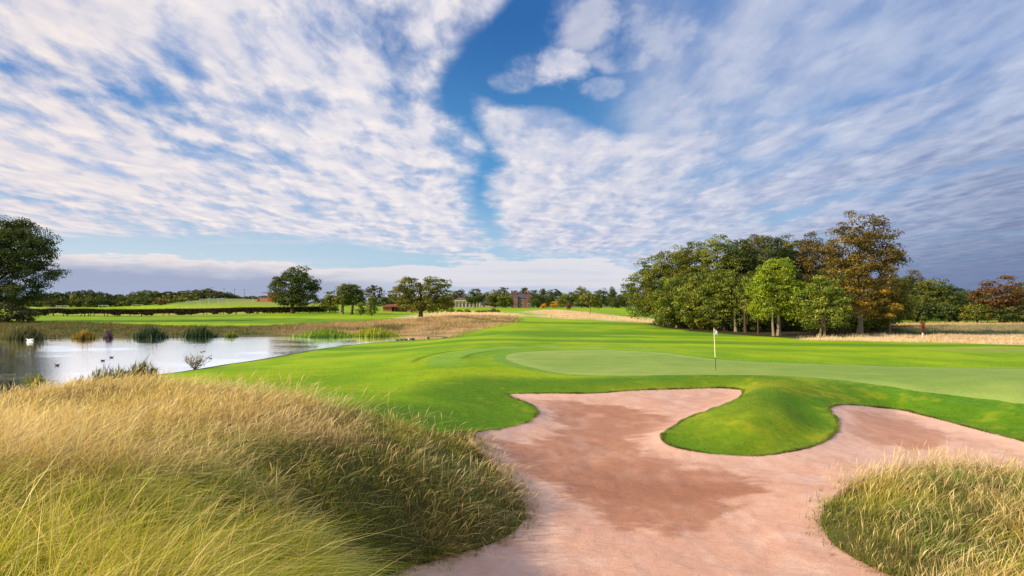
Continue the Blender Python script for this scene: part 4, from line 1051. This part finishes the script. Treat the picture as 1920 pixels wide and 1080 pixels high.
for i, px in enumerate((1244, 1268, 1292, 1310, 1340, 1380, 1422, 1451, 1398, 1358)):
    d = 112 - (px - 1244) * .125; d += -2 if px > 1400 else 0
    X0 = (px - 960) * d / F; z_ = zg1(X0, d); r = thing('slim_tree', (X0, d, z_), 'slim bare trunk standing at the front edge of the big wood', 'tree', 'slim trunks at the edge of the big wood')
    Vt, Ft = trunk_arrays(7.5, 3, np.zeros((0, 3)), .13 + .05 * (i % 3), .3, NR.uniform(-.05, .05)); mesh_np('trunk', Vt, Ft, 4, M_barkpale if i % 2 else M_bark, None, True, r)
    V_, F_, C_, _c = crown_arrays(7.5, 4.5, [(0, .8, .45, .25), (0, .55, .4, .2)], PAL['green'], .25, 40, 30, .6); mesh_np('crown', V_, F_, 4, M_leaf, C_, False, r)

# ---- dark wood on the right horizon
BG = 'trees of the dark wood on the right'
for px, d, top, w_, pal, lab in (
    (1640, 200, 522, 80, 'green', 'green tree behind the golden one on the right'), (1690, 205, 517, 84, 'dark', 'dark tree left in the dark wood on the right'), (1712, 222, 505, 62, 'brown', 'bronze flat topped tree poking above the dark wood'),
    (1742, 198, 521, 86, 'oak', 'olive tree in the middle of the dark wood on the right'), (1768, 205, 526, 70, 'dark', 'dark tree right of the olive one'), (1790, 215, 535, 62, 'dark', 'lower dark tree on the falling edge of the dark wood'),
    (1815, 225, 543, 60, 'dark', 'lowest dark tree in the dip of the dark wood'), (1838, 220, 545, 60, 'dark', 'small dark tree in the dip beside the russet one'), (1874, 182, 515, 104, 'orange', 'large russet brown tree at the right edge of the picture'),
    (1925, 190, 528, 90, 'brown', 'brown tree cut by the right edge of the picture'), (1832, 176, 572, 70, 'oak', 'low bushy tree in front of the dip'), (1720, 186, 560, 90, 'dark', 'low dark shrubby tree along the meadow edge'), (1780, 184, 565, 80, 'dark', 'low shrubby tree at the foot of the dark wood'), (1665, 184, 562, 80, 'dark', 'low dark tree beside the golden one'), (1900, 174, 574, 80, 'dark', 'low dark bush under the russet tree')):
    tree('hornbeam_tree', px, d, top, w_, pal, lab, BG, lobes=FULL, leaf=.40, dens=1.0, tr=.3)

# red sapling with a white guard
X0, d = (1730 - 960) * 84 / F, 84.0
zz = zg1(X0, d); rs = thing('copper_sapling', (X0, d, zz), 'small copper red sapling in a white guard on the right meadow', 'tree')
V_, F_, C_, _c = crown_arrays(2.1, .75, [(0, .78, .40, .18), (.05, .5, .34, .16), (0, .62, .3, .2)], PAL['red'], .12, 30, 16, .16); mesh_np('crown', V_, F_, 4, M_leaf, C_, False, rs)
Vt, Ft = tube([(0, 0, 0), (0, 0, .9), (.02, 0, 1.9)], [.03, .025, .01], 6); mesh_np('trunk', Vt, Ft, 4, M_bark, None, True, rs)
Vt, Ft = tube([(0, 0, 0), (0, 0, .25), (0, 0, .62)], [.10, .10, .10], 10); M_white = simple_mat('white_paint', (.78, .77, .73), .5, .3, .06); mesh_np('tree_guard', Vt, Ft, 4, M_white, None, True, rs)
# ------------------------------------------------------------------ hedge
def path_wpt(px, d): return np.array([(px - 960) * d / F, d])
h0, h1 = path_wpt(44, 168), path_wpt(612, 206)
hl = float(np.linalg.norm(h1 - h0)); hd = (h1 - h0) / hl
hz = thing('clipped_hedge', (h0[0], h0[1], zg1(*h0)), 'long low clipped hedge with gaps underneath, in front of the football pitches', 'hedge')
n = 24000
s_ = NR.uniform(0, hl, n); wd = NR.uniform(-.65, .65, n); hh = 1.0 - NR.random(n) ** 1.7
gap = sst(vnoise(s_ * .55, s_ * 0, 5), -.6, .3)
low_ = .22 + .45 * (1 - gap) * (1 - sst(s_, hl * .72, hl * .78))
topz = 1.75 + .10 * vnoise(s_ * .3, s_ * 0, 8)
hx_, hy_ = h0[0] + hd[0] * s_ + -hd[1] * wd, h0[1] + hd[1] * s_ + hd[0] * wd
zb, _, _ = bank(hx_, hy_)
pos = np.stack([hx_ - h0[0], hy_ - h0[1], zb - zg1(*h0) + low_ * 1.0 + (topz - low_) * hh], 1)
pal = np.array(PAL['olive']); tn = NR.random(n)[:, None]; cols = pal[0] * .8 * (1 - tn) + pal[1] * tn; cols[:, 0] *= 1.6; cols *= 1.3; cols *= NR.uniform(.6, 1.2, (n, 1))
V_, F_, C_ = leaves_at(pos, n, np.array([[0, -.6, .4]]) * np.ones((n, 1)), .38, cols)
mesh_np('foliage', V_, F_, 4, M_leaf, C_, False, hz)
pr = []
for k_ in range(70):
    s1 = NR.uniform(0, hl); p_ = h0 + hd * s1; z0 = zg1(*p_) - zg1(*h0); pr.append(tube([(p_[0] - h0[0], p_[1] - h0[1], z0 - .1), (p_[0] - h0[0] + .1, p_[1] - h0[1], z0 + 1.0)], [.10, .07], 5))
o_ = 0; Vs, Fs = [], []
for v, f in pr: Vs.append(v); Fs.append(f + o_); o_ += len(v)
so_ = mesh_np('woody_stems', np.concatenate(Vs), np.concatenate(Fs), 4, M_bark, None, True, hz)

# ------------------------------------------------------------------ box-built helpers
def boxes(name, lst, mat, parent, rz=0.0, bevel=0.0):
    """lst: (x0,x1,y0,y1,z0,z1) or ('gable',x0,x1,y0,y1,z0,z1) ridge along x / ('gable_y', ...)"""
    bm = bmesh.new()
    for b_ in lst:
        if b_[0] in ('gable', 'gable_y', 'hip'):
            k_, x0, x1, y0, y1, z0, z1 = b_
            base = [(x0, y0, z0), (x1, y0, z0), (x1, y1, z0), (x0, y1, z0)]
            if k_ == 'gable': rg = [(x0, (y0 + y1) / 2, z1), (x1, (y0 + y1) / 2, z1)]
            elif k_ == 'hip': ins_ = (y1 - y0) / 2; rg = [(x0 + ins_, (y0 + y1) / 2, z1), (x1 - ins_, (y0 + y1) / 2, z1)]
            else: rg = [((x0 + x1) / 2, y0, z1), ((x0 + x1) / 2, y1, z1)]
            v = [bm.verts.new(q) for q in base + rg]
            if k_ == 'gable_y': fs_ = [(0, 1, 4), (2, 3, 5), (1, 2, 5, 4), (3, 0, 4, 5), (3, 2, 1, 0)]
            else: fs_ = [(0, 1, 5, 4), (2, 3, 4, 5), (1, 2, 5), (3, 0, 4), (3, 2, 1, 0)]
            for f in fs_: bm.faces.new([v[i] for i in f])
        else:
            x0, x1, y0, y1, z0, z1 = b_
            v = [bm.verts.new((a, b2, c2)) for a in (x0, x1) for b2 in (y0, y1) for c2 in (z0, z1)]
            for f in ((0, 1, 3, 2), (4, 6, 7, 5), (0, 4, 5, 1), (2, 3, 7, 6), (0, 2, 6, 4), (1, 5, 7, 3)): bm.faces.new([v[i] for i in f])
    bmesh.ops.recalc_face_normals(bm, faces=bm.faces)
    me = bpy.data.meshes.new(name); bm.to_mesh(me); bm.free(); me.materials.append(mat)
    o = bpy.data.objects.new(name, me); COL.objects.link(o); o.parent = parent; return o
def brick_mat(name, col, mortar):
    m, t = mat_new(name); v = objco(t)
    br = t.nodes.new('ShaderNodeTexBrick'); t.links.new(v.k, br.inputs['Vector']); br.inputs['Scale'].default_value = 3.0
    br.inputs['Color1'].default_value = (*col, 1); br.inputs['Color2'].default_value = (*[c_ * .7 for c_ in col], 1); br.inputs['Mortar'].default_value = (*mortar, 1)
    bsdf(t, S(t, br.outputs[0]), .9, .1); return m
M_brick = brick_mat('red_brick', (.44, .085, .050), (.26, .12, .09)); M_obrick = brick_mat('orange_brick', (.62, .14, .045), (.45, .2, .1))
M_slate = simple_mat('slate', (.085, .095, .125), .6, .3, .25, 3); M_stone = simple_mat('cream_stone', (.62, .55, .46), .8, .2, .12, 3)
M_rooftile = simple_mat('brown_tile', (.15, .115, .09), .8, .1, .3, 3); M_glassd = simple_mat('window_glass', (.05, .065, .08), .1, .6, .3, 2); M_wood = simple_mat('brown_roof', (.24, .10, .055), .8, .1, .3, 3); M_cream = simple_mat('cream_render', (.60, .50, .40), .85, .1, .12, 2)
def window(parent, x0, x1, z0, z1, yf, bars=1):
    f = boxes('window', [(x0 - .12, x1 + .12, yf - .06, yf, z0 - .12, z1 + .12)], M_stone, parent)
    n_ = 2; step = (x1 - x0) / n_
    boxes('pane', [(x0 + i * step + .05, x0 + (i + 1) * step - .05, yf - .085, yf - .063, z0 + .05 + j * (z1 - z0) / 2, z0 + (j + 1) * (z1 - z0) / 2 - .05) for i in range(n_) for j in range(2)], M_glassd, f)
    return f
def site(name, px, d, label, cat='building', rz=0.0):
    X0 = (px - 960) * d / F; return thing(name, (X0, d, zg1(X0, d)), label, cat, None, rz)
# red brick mansion
b = site('brick_mansion', 977, 440, 'red brick mansion with two gabled bays and a slate roof')
boxes('wall', [(-6.3, 6.3, 0, 9, -1, 6.2), (-5.2, -2.0, -1.0, -.002, -1, 6.2), (3.2, 6.3, -1.0, -.002, -1, 6.2), ('gable_y', -5.2, -2.0, -1.0, .6, 6.202, 8.6), ('gable_y', 3.2, 6.3, -1.0, .6, 6.202, 8.6)], M_brick, b)
rf = boxes('roof', [('gable', -6.7, 6.7, -.4, 9.4, 6.22, 9.0)], M_slate, b)
for cx in (-6.0, -3.6, 2.6, 4.9): boxes('chimney', [(cx - .45, cx + .45, 3.6, 4.6, 6.5, 11.0), (cx - .55, cx + .55, 3.5, 4.7, 11.002, 11.25)], M_brick, rf)
for z0, z1 in ((.6, 2.6), (3.7, 5.4)):
    for x0 in (-4.4, 4.0): window(b, x0, x0 + 1.6, z0, z1, -1.0)
    window(b, -.9, 1.5, z0, z1, 0)
boxes('door', [(-1.95, -1.65, -.04, 0, 0, 2.1)], M_wood, b)
# white clubhouse with columns
b = site('clubhouse', 874, 432, 'long low cream clubhouse with a row of white columns')
boxes('wall', [(-8.6, 9, 1.5, 9, -1, 3.9)], M_cream, b); boxes('fascia', [(-9.4, 9.4, 0, 1.498, 3.9, 4.5)], M_stone, b)
boxes('roof', [('hip', -9.0, 9.0, 1.0, 9.5, 4.5, 6.2)], M_rooftile, b)
for i in range(9): boxes('column', [(-9.0 + i * 2.2, -8.65 + i * 2.2, .1, .45, -1, 3.898)], M_stone, b)
for i in range(6): window(b, -7.6 + i * 2.6, -6.2 + i * 2.6, .6, 2.6, 1.5)
# annexe with a slate roof
b = site('slate_annexe', 912, 446, 'small building with a big blue grey slate roof between the trees')
boxes('wall', [(-5, 4.5, 0, 8, -1, 2.2)], M_cream, b); boxes('roof', [('hip', -5.5, 5, -.5, 8.5, 2.21, 6.8)], M_slate, b); window(b, -2.5, -1, .4, 1.6, 0)
# orange two-storey building on the hill
b = site('orange_clubhouse', 499, 392, 'orange brick two storey building with a flat overhanging roof on the hill')
boxes('wall', [(-3.6, 1.6, 0, 6, -1, 2.9), (1.0, 7, -.6, 6, -1, 5.0)], M_obrick, b)
boxes('roof', [(-4.2, .99, -.8, 6.5, 2.905, 3.15), (-1.8, 7.6, -1.4, 6.6, 5.005, 5.3)], M_slate, b); boxes('side_wall', [(-5.4, -3.61, .4, 6, -1, 2.5)], M_wood, b)
for x0 in (-3.0, -1.4, 0): window(b, x0, x0 + .9, 1.2, 2.3, 0)
window(b, 1.6, 3.0, 3.2, 4.5, -.6)
# low pavilion
b = site('pavilion', 742, 246, 'low orange pavilion with a wide shallow brown roof beside the two domed oak')
boxes('wall', [(-4.6, -1.4, 0, 5, -.6, 1.75), (4.0, 5.5, 0, 5, -.6, 1.75), (-1.4, 4.0, 2.2, 5, -.6, 1.75)], M_obrick, b)
boxes('roof', [('hip', -6.6, 6.4, -1.0, 6, 1.76, 2.65)], M_wood, b); boxes('opening', [(-1.38, 3.98, 2.14, 2.198, -.2, 1.6)], M_glassd, b)
for x0 in (-.4, .9, 2.2, 3.4): boxes('post', [(x0 - .08, x0 + .08, -.1, .06, -.5, 1.755)], M_wood, b)

# ------------------------------------------------------------------ football goals, posts and masts
def goal(px, d, wd, h, label, net=False, rz=0.0):
    g = site('football_goal', px, d, label, 'goal', rz); g['group'] = 'football goals on the pitches'
    r = .075
    prt = [tube([(-wd / 2, 0, 0), (-wd / 2, 0, h)], [r, r], 6), tube([(wd / 2, 0, 0), (wd / 2, 0, h)], [r, r], 6), tube([(-wd / 2, 0, h), (wd / 2, 0, h)], [r, r], 6),
           tube([(-wd / 2, 0, h), (-wd / 2 - .3, 1.6, 0)], [r * .6] * 2, 5), tube([(wd / 2, 0, h), (wd / 2 - .3, 1.6, 0)], [r * .6] * 2, 5)]
    o_ = 0; Vs, Fs = [], []
    for v, f in prt: Vs.append(v); Fs.append(f + o_); o_ += len(v)
    mesh_np('frame', np.concatenate(Vs), np.concatenate(Fs), 4, M_white, None, True, g)
    if net:
        prt = []
        for i in range(13):
            xx = -wd / 2 + wd * i / 12; prt.append(tube([(xx, 0, h), (xx - .3, 1.6, 0)], [.02, .02], 3))
        for j in range(1, 7):
            q = j / 7; prt.append(tube([(-wd / 2 - .3 * q, 1.6 * q, h * (1 - q)), (wd / 2 - .3 * q, 1.6 * q, h * (1 - q))], [.02, .02], 3)); prt.append(tube([(-wd / 2, 0, h * (1 - q)), (-wd / 2 - .3 * q, 1.6 * q, h * (1 - q))], [.02, .02], 3))
        o_ = 0; Vs, Fs = [], []
        for v, f in prt: Vs.append(v); Fs.append(f + o_); o_ += len(v)
        mesh_np('net', np.concatenate(Vs), np.concatenate(Fs), 4, M_white, None, True, g)
goal(117, 330, 5.2, 2.5, 'nearest white football goal with a net, in front of the far wood', True, .25)
goal(63, 340, 3.4, 1.4, 'small low goal nearest the huge dark oak', True)
goal(194, 430, 6.2, 2.2, 'white goal frame second from the left on the far pitch')
goal(257, 430, 6.6, 2.1, 'white goal frame on the right of the far pitch')
goal(360, 400, 7.0, 2.0, 'wide white goal frame below the wooded hill')
for i, px in enumerate((375, 391, 409, 426, 474)):
    s0 = site('white_post', px, 385, 'thin white post on the slope right of the pitches' if i else 'tallest thin white post beside the wide goal', 'post'); s0['group'] = 'white posts on the slope'
    hh_ = 3.6 if i == 0 else 2.3
    Vt, Ft = tube([(0, 0, 0), (0, 0, hh_)], [.09, .08], 6); mesh_np('shaft', Vt, Ft, 4, M_white, None, True, s0)
    Vt, Ft = tube([(0, 0, hh_), (0, 0, hh_ + .05)], [.11, .05], 6); mesh_np('cap', Vt, Ft, 4, M_white, None, True, s0)
M_steel = simple_mat('galvanised_steel', (.16, .17, .19), .5, .4, .1)
for i, (px, top) in enumerate(((398, 538), (420, 541), (440, 542), (458, 543))):
    d = 540.0; X0 = (px - 960) * d / F; z0 = zg1(X0, d); H = CZ - (top - HY) * d / F - z0
    s0 = thing('floodlight_mast', (X0, d, z0), 'slim floodlight mast above the wooded hill', 'floodlight', 'floodlight masts behind the hill')
    Vt, Ft = tube([(0, 0, 0), (0, 0, H)], [.22, .12], 6); mesh_np('mast', Vt, Ft, 4, M_steel, None, True, s0)
    boxes('lamp_bar', [(-1.2, 1.2, -.15, .15, H - .25, H - .02)], M_steel, s0)

# ------------------------------------------------------------------ flagstick
fd = 33.7
bx0, by0 = (1342.3 - 960) * fd / F, fd; bz0 = zg1(bx0, by0)
fs_t = thing('golf_flagstick', (bx0, by0, bz0), 'white golf flagstick with a limp white flag on the putting green', 'flagstick')
lean = -3.6 * fd / F / 2.13; Hf = CZ - (616 - HY) * fd / F - bz0
pt = lambda z: (lean * z, 0, z)
M_black = simple_mat('black_paint', (.012, .012, .012), .4, .4, .1)
M_poleW = simple_mat('pole_white', (.85, .80, .42), .35, .5, .05)
Vt, Ft = tube([pt(-.1), pt(.70)], [.011, .013], 8); mesh_np('lower_pole', Vt, Ft, 4, M_black, None, True, fs_t)
Vt, Ft = tube([pt(.70), pt(.72), pt(.78), pt(.80), pt(Hf)], [.02, .032, .032, .026, .022], 8); mesh_np('pole', Vt, Ft, 4, M_poleW, None, True, fs_t)
Vt, Ft = tube([pt(Hf), pt(Hf + .02), pt(Hf + .04)], [.022, .024, .006], 8); mesh_np('finial', Vt, Ft, 4, M_black, None, True, fs_t)
# limp flag: a folded cloth sheet hanging from the top toward the right
nu, nv = 14, 10; Vf = []
for i in range(nu):
    u = i / (nu - 1)
    for j in range(nv):
        v = j / (nv - 1)
        sag = .30 * u ** 1.3
        X_ = .022 + .20 * (u ** .8) * (1 - .25 * v) + .02 * math.sin(5 * u + 3 * v)
        Y_ = .05 * math.sin(7 * u + 2 * v) * u
        Z_ = Hf - .02 - (.27 * (1 - .45 * u)) * v - sag * (0.9 - .15 * v)
        Vf.append((X_ + lean * Hf, Y_, Z_))
Ff = [(i * nv + j, (i + 1) * nv + j, (i + 1) * nv + j + 1, i * nv + j + 1) for i in range(nu - 1) for j in range(nv - 1)]
m, t = mat_new('flag_cloth'); v = objco(t)
d_ = t.nodes.new('ShaderNodeBsdfDiffuse'); d_.inputs[0].default_value = (.88, .87, .92, 1); tl = t.nodes.new('ShaderNodeBsdfTranslucent'); tl.inputs[0].default_value = (.85, .85, .88, 1)
mx = t.nodes.new('ShaderNodeMixShader'); mx.inputs[0].default_value = .4; t.links.new(d_.outputs[0], mx.inputs[1]); t.links.new(tl.outputs[0], mx.inputs[2])
o = t.nodes.new('ShaderNodeOutputMaterial'); t.links.new(mx.outputs[0], o.inputs[0])
mesh_np('flag', np.array(Vf), np.array(Ff), 4, m, None, True, fs_t)
hole = thing('golf_hole', (bx0, by0, bz0), 'round hole at the foot of the flagstick', 'hole')
Vt, Ft = tube([(0, 0, -.10), (0, 0, .008)], [.054, .054], 20); mesh_np('cup_rim', Vt, Ft, 4, M_white, None, True, hole)
bm = bmesh.new(); bmesh.ops.create_circle(bm, cap_ends=True, segments=20, radius=.052, matrix=Matrix.Translation((0, 0, .006))); me = bpy.data.meshes.new('cup_shade'); bm.to_mesh(me); bm.free(); me.materials.append(M_black); o = bpy.data.objects.new('cup_shade', me); COL.objects.link(o); o.parent = hole

# ------------------------------------------------------------------ reeds and waterside plants
def reeds(name, px, d, wpx, top, pal, label, group=None, n=None, lean=.15, head=False, cat='reeds', minz=None, wfac=.0011):
    X0 = (px - 960) * d / F; z0 = max(zg1(X0, d), WZ) if minz is None else minz
    H = CZ - (top - HY) * d / F - z0; W = wpx * d / F
    n = n or int(500)
    xx = NR.normal(0, .30, n) * W; yy = NR.normal(0, .22, n) * W
    zz = np.maximum(bank(xx + X0, yy + d)[0], WZ - .05)
    h = H * NR.uniform(.6, 1.0, n) * np.clip(1.1 - .5 * np.abs(xx) / (W * .5), .4, 1)
    pal = np.array(PAL[pal]); tn = NR.random((n, 1)); ct = pal[1] * (1 - tn) + pal[2] * tn; cb = pal[0] * 1.1 + 0 * tn
    r = thing(name, (X0, d, z0), label, cat, group)
    k_ = int(n * .86)
    p1 = blade_mesh(xx[:k_], yy[:k_], zz[:k_] - z0, h[:k_], d * wfac * NR.uniform(.7, 1.4, k_), NR.normal(lean, .22, k_), NR.normal(0, .2, k_), cb[:k_], ct[:k_], 3, droop=NR.uniform(0, .3, k_))
    p2 = blade_mesh(xx[k_:], yy[k_:], zz[k_:] - z0, h[k_:] * 1.08, d * wfac * .6 * np.ones(n - k_), NR.normal(lean, .1, n - k_), NR.normal(0, .1, n - k_), cb[k_:], ct[k_:] * .9, 4, head=np.ones(n - k_))
    V_, F_, C_ = join([p1, p2])
    mesh_np('leaves', V_, F_, 3, M_blade, C_, True, r)
    return r
FS = 'reed clumps along the far shore'
PAL['purple'] = [(.05, .04, .04), (.12, .06, .09), (.20, .10, .16)]
PAL['reed'] = [(.012, .035, .010), (.030, .070, .014), (.06, .11, .02)]
PAL['reedg'] = [(.05, .14, .01), (.17, .33, .012), (.34, .46, .02)]
PAL['reedy'] = [(.09, .16, .01), (.34, .42, .012), (.55, .52, .03)]
PAL['reedn'] = [(.04, .07, .015), (.12, .20, .04), (.36, .30, .12)]
reeds('reed_clump', 279, 85.5, 44, 607, 'reed', 'dark green reed clump on the far shore, left of the two', FS, 700)
reeds('reed_clump', 372, 87.5, 44, 608, 'reed', 'dark green reed clump on the far shore, right of the two', FS, 700)
reeds('reed_clump', 612, 89, 84, 613, 'reedg', 'bright green reed bed at the far shore', FS, 1500)
reeds('reed_clump', 700, 90, 70, 611, 'reedy', 'yellow green reed bed at the end of the far shore', FS, 1500)
reeds('reed_clump', 158, 83, 30, 613, 'gold', 'small yellowish plant clump at the far waterline', FS, 350)
reeds('flowering_clump', 202, 84, 12, 613, 'purple', 'thin dull purple flower clump on the far bank', FS, 90)
reeds('willow_clump', 44, 82, 60, 606, 'olive', 'grey green bushy clump near the white swan', FS, 800)
reeds('reed_clump', 432, 88, 22, 618, 'green', 'small green tuft on the far bank', FS, 200)
NS = 'reeds on the near shore behind the fescue'
for px, top, w_, lab in ((150, 706, 18, 'leftmost short reed tuft on the near shore'), (178, 692, 22, 'low reed tuft second from the left on the near shore'), (196, 684, 24, 'wide reed tuft left of the middle on the near shore'), (214, 688, 22, 'reed tuft in the middle of the near shore row'), (232, 686, 22, 'reed tuft right of the middle on the near shore'), (252, 676, 16, 'tall reed tuft next to the tallest one'), (266, 668, 14, 'tallest reed stem on the near shore'), (283, 686, 22, 'brownish reed tuft at the right end of the row')):
    reeds('shore_reed', px, 35.5 + (px - 150) * .02, w_ * 1.1, top - 8, 'reedn', lab, NS, 110, lean=.12, minz=WZ, wfac=.0012)
def wispy(px, d, top, wpx, pal, label):
    X0 = (px - 960) * d / F; zb_ = max(zg1(X0, d), WZ); H = CZ - (top - HY) * d / F - zb_; W = wpx * d / F
    r = thing('waterside_shrub', (X0, d, zb_), label, 'shrub', 'shrubs on the near shore')
    prt = []; tips = []
    for k_ in range(30):
        a = NR.uniform(0, 6.28); s2 = NR.uniform(.2, .5) * W; tip = np.array([math.cos(a) * s2, math.sin(a) * s2, H * NR.uniform(.5, 1)])
        prt.append(tube([(0, 0, -.1), tip * np.array([.6, .6, .55]), tip], [.012, .007, .003], 4)); tips += [tip * q + NR.normal(0, .04, 3) for q in np.linspace(.35, 1, 9)]
    o_ = 0; Vs, Fs = [], []
    for v, f in prt: Vs.append(v); Fs.append(f + o_); o_ += len(v)
    mesh_np('twigs', np.concatenate(Vs), np.concatenate(Fs), 4, M_bark, None, True, r)
    tips = np.repeat(np.array(tips), 3, 0) + NR.normal(0, .05, (len(tips) * 3, 3)); n_ = len(tips); p3 = np.array(PAL[pal]); tn = NR.random((n_, 1))
    V_, F_, C_ = leaves_at(tips, n_, np.zeros((n_, 3)), .075, p3[0] * (1 - tn) + p3[2] * tn); mesh_np('foliage', V_, F_, 4, M_leaf, C_, False, r)
wispy(366, 45.5, 660, 60, 'reedn', 'thin wispy shrub at the water edge where the lawn begins')
wispy(62, 34.2, 700, 42, 'green', 'thin wispy shrub at the left end of the near shore')

# ------------------------------------------------------------------ birds
M_swan = simple_mat('white_feathers', (.82, .82, .80), .7, .2, .05); M_coot = simple_mat('dark_feathers', (.03, .028, .026), .7, .2, .3); M_bill = simple_mat('orange_bill', (.55, .16, .02), .5, .3, .1)
def bird(name, px, py, label, L_, mat, neck, cat, group=None, face=-1, z=None):
    xx, dd = flat(px, py, WZ) if z is None else ((px - 960) * z / F, z)
    zz = WZ if z is None else zg1(xx, dd)
    r = thing(name, (xx, dd, zz), label, cat, group)
    f = face; nk = neck * L_
    path = [(-f * .55 * L_, 0, .16 * L_), (-f * .45 * L_, 0, .14 * L_), (-f * .25 * L_, 0, .11 * L_), (0, 0, .10 * L_), (f * .22 * L_, 0, .10 * L_), (f * .36 * L_, 0, .15 * L_), (f * .42 * L_, 0, .15 * L_ + nk * .35), (f * .38 * L_, 0, .15 * L_ + nk * .7), (f * .42 * L_, 0, .15 * L_ + nk * .95), (f * .50 * L_, 0, .15 * L_ + nk), (f * .57 * L_, 0, .15 * L_ + nk * .93)]
    rad = [(.01 * L_, .01 * L_), (.07 * L_, .05 * L_), (.16 * L_, .12 * L_), (.19 * L_, .15 * L_), (.16 * L_, .13 * L_), (.08 * L_, .08 * L_), (.042 * L_,) * 2, (.036 * L_,) * 2, (.045 * L_,) * 2, (.055 * L_, .05 * L_), (.02 * L_,) * 2]
    V_, F_ = tube(path, rad, 10); mesh_np('body', V_, F_, 4, mat, None, True, r)
    V_, F_ = tube([(f * .56 * L_, 0, .15 * L_ + nk * .93), (f * .68 * L_, 0, .14 * L_ + nk * .86)], [.024 * L_, .006 * L_], 6); mesh_np('beak', V_, F_, 4, M_bill if mat is M_swan else M_stone, None, True, r)
    for s2 in (-1, 1):
        V_, F_ = tube([(-f * .5 * L_, s2 * .08 * L_, .24 * L_), (-f * .2 * L_, s2 * .15 * L_, .21 * L_), (f * .15 * L_, s2 * .13 * L_, .18 * L_)], [.01 * L_, (.05 * L_, .09 * L_), .02 * L_], 8); mesh_np('wing', V_, F_, 4, mat, None, True, r)
    return r
bird('swan', 56, 639, 'white swan gliding near the far bank', 0.80, M_swan, .14, 'swan')
for px, py, lab in ((107, 685.5, 'dark duck swimming alone nearest the left tree reflection'), (193, 677, 'dark duck behind the small one in the middle of the pond'), (209, 671, 'small dark duck leading in the middle of the pond'), (377.5, 660.5, 'left one of two tiny ducks side by side'), (382.5, 659.5, 'right one of two tiny ducks side by side'), (395, 672.5, 'tiny dark duck just above the wispy shrub')):
    bird('duck', px, py, lab, .36 if px < 300 else .22, M_coot, .22, 'duck', 'dark ducks on the pond', face=1 if px in (193, 209) else -1)
bird('gull', 768, 636.5, 'small white bird at the narrow end of the pond', .42, M_swan, .3, 'bird')
bird('moorhen', 803, 633.5, 'dark bird on the shore at the narrow end of the pond', .40, M_coot, .4, 'bird')
# small stones and weed at the narrow end
M_rock = simple_mat('wet_stone', (.10, .09, .07), .8, .2, .5, 4, .8)
for i, (px, py) in enumerate(((745, 639), (752, 638), (760, 638), (772, 637))):
    xx, dd = flat(px, py, WZ); bm = bmesh.new(); bmesh.ops.create_icosphere(bm, subdivisions=2, radius=.22 + .05 * i)
    for v in bm.verts: v.co *= 1 + .25 * float(vnoise(v.co.x * 6 + i * 9, v.co.y * 6 + v.co.z * 5, 2)); v.co.z *= .55
    me = bpy.data.meshes.new('shore_stone'); bm.to_mesh(me); bm.free(); me.materials.append(M_rock)
    o = bpy.data.objects.new('shore_stone', me); COL.objects.link(o); o.location = (xx, dd, WZ + .03)
    tag(o, 'small dark stone at the narrow end of the pond beside the white bird', 'stone', 'stones at the narrow end of the pond')
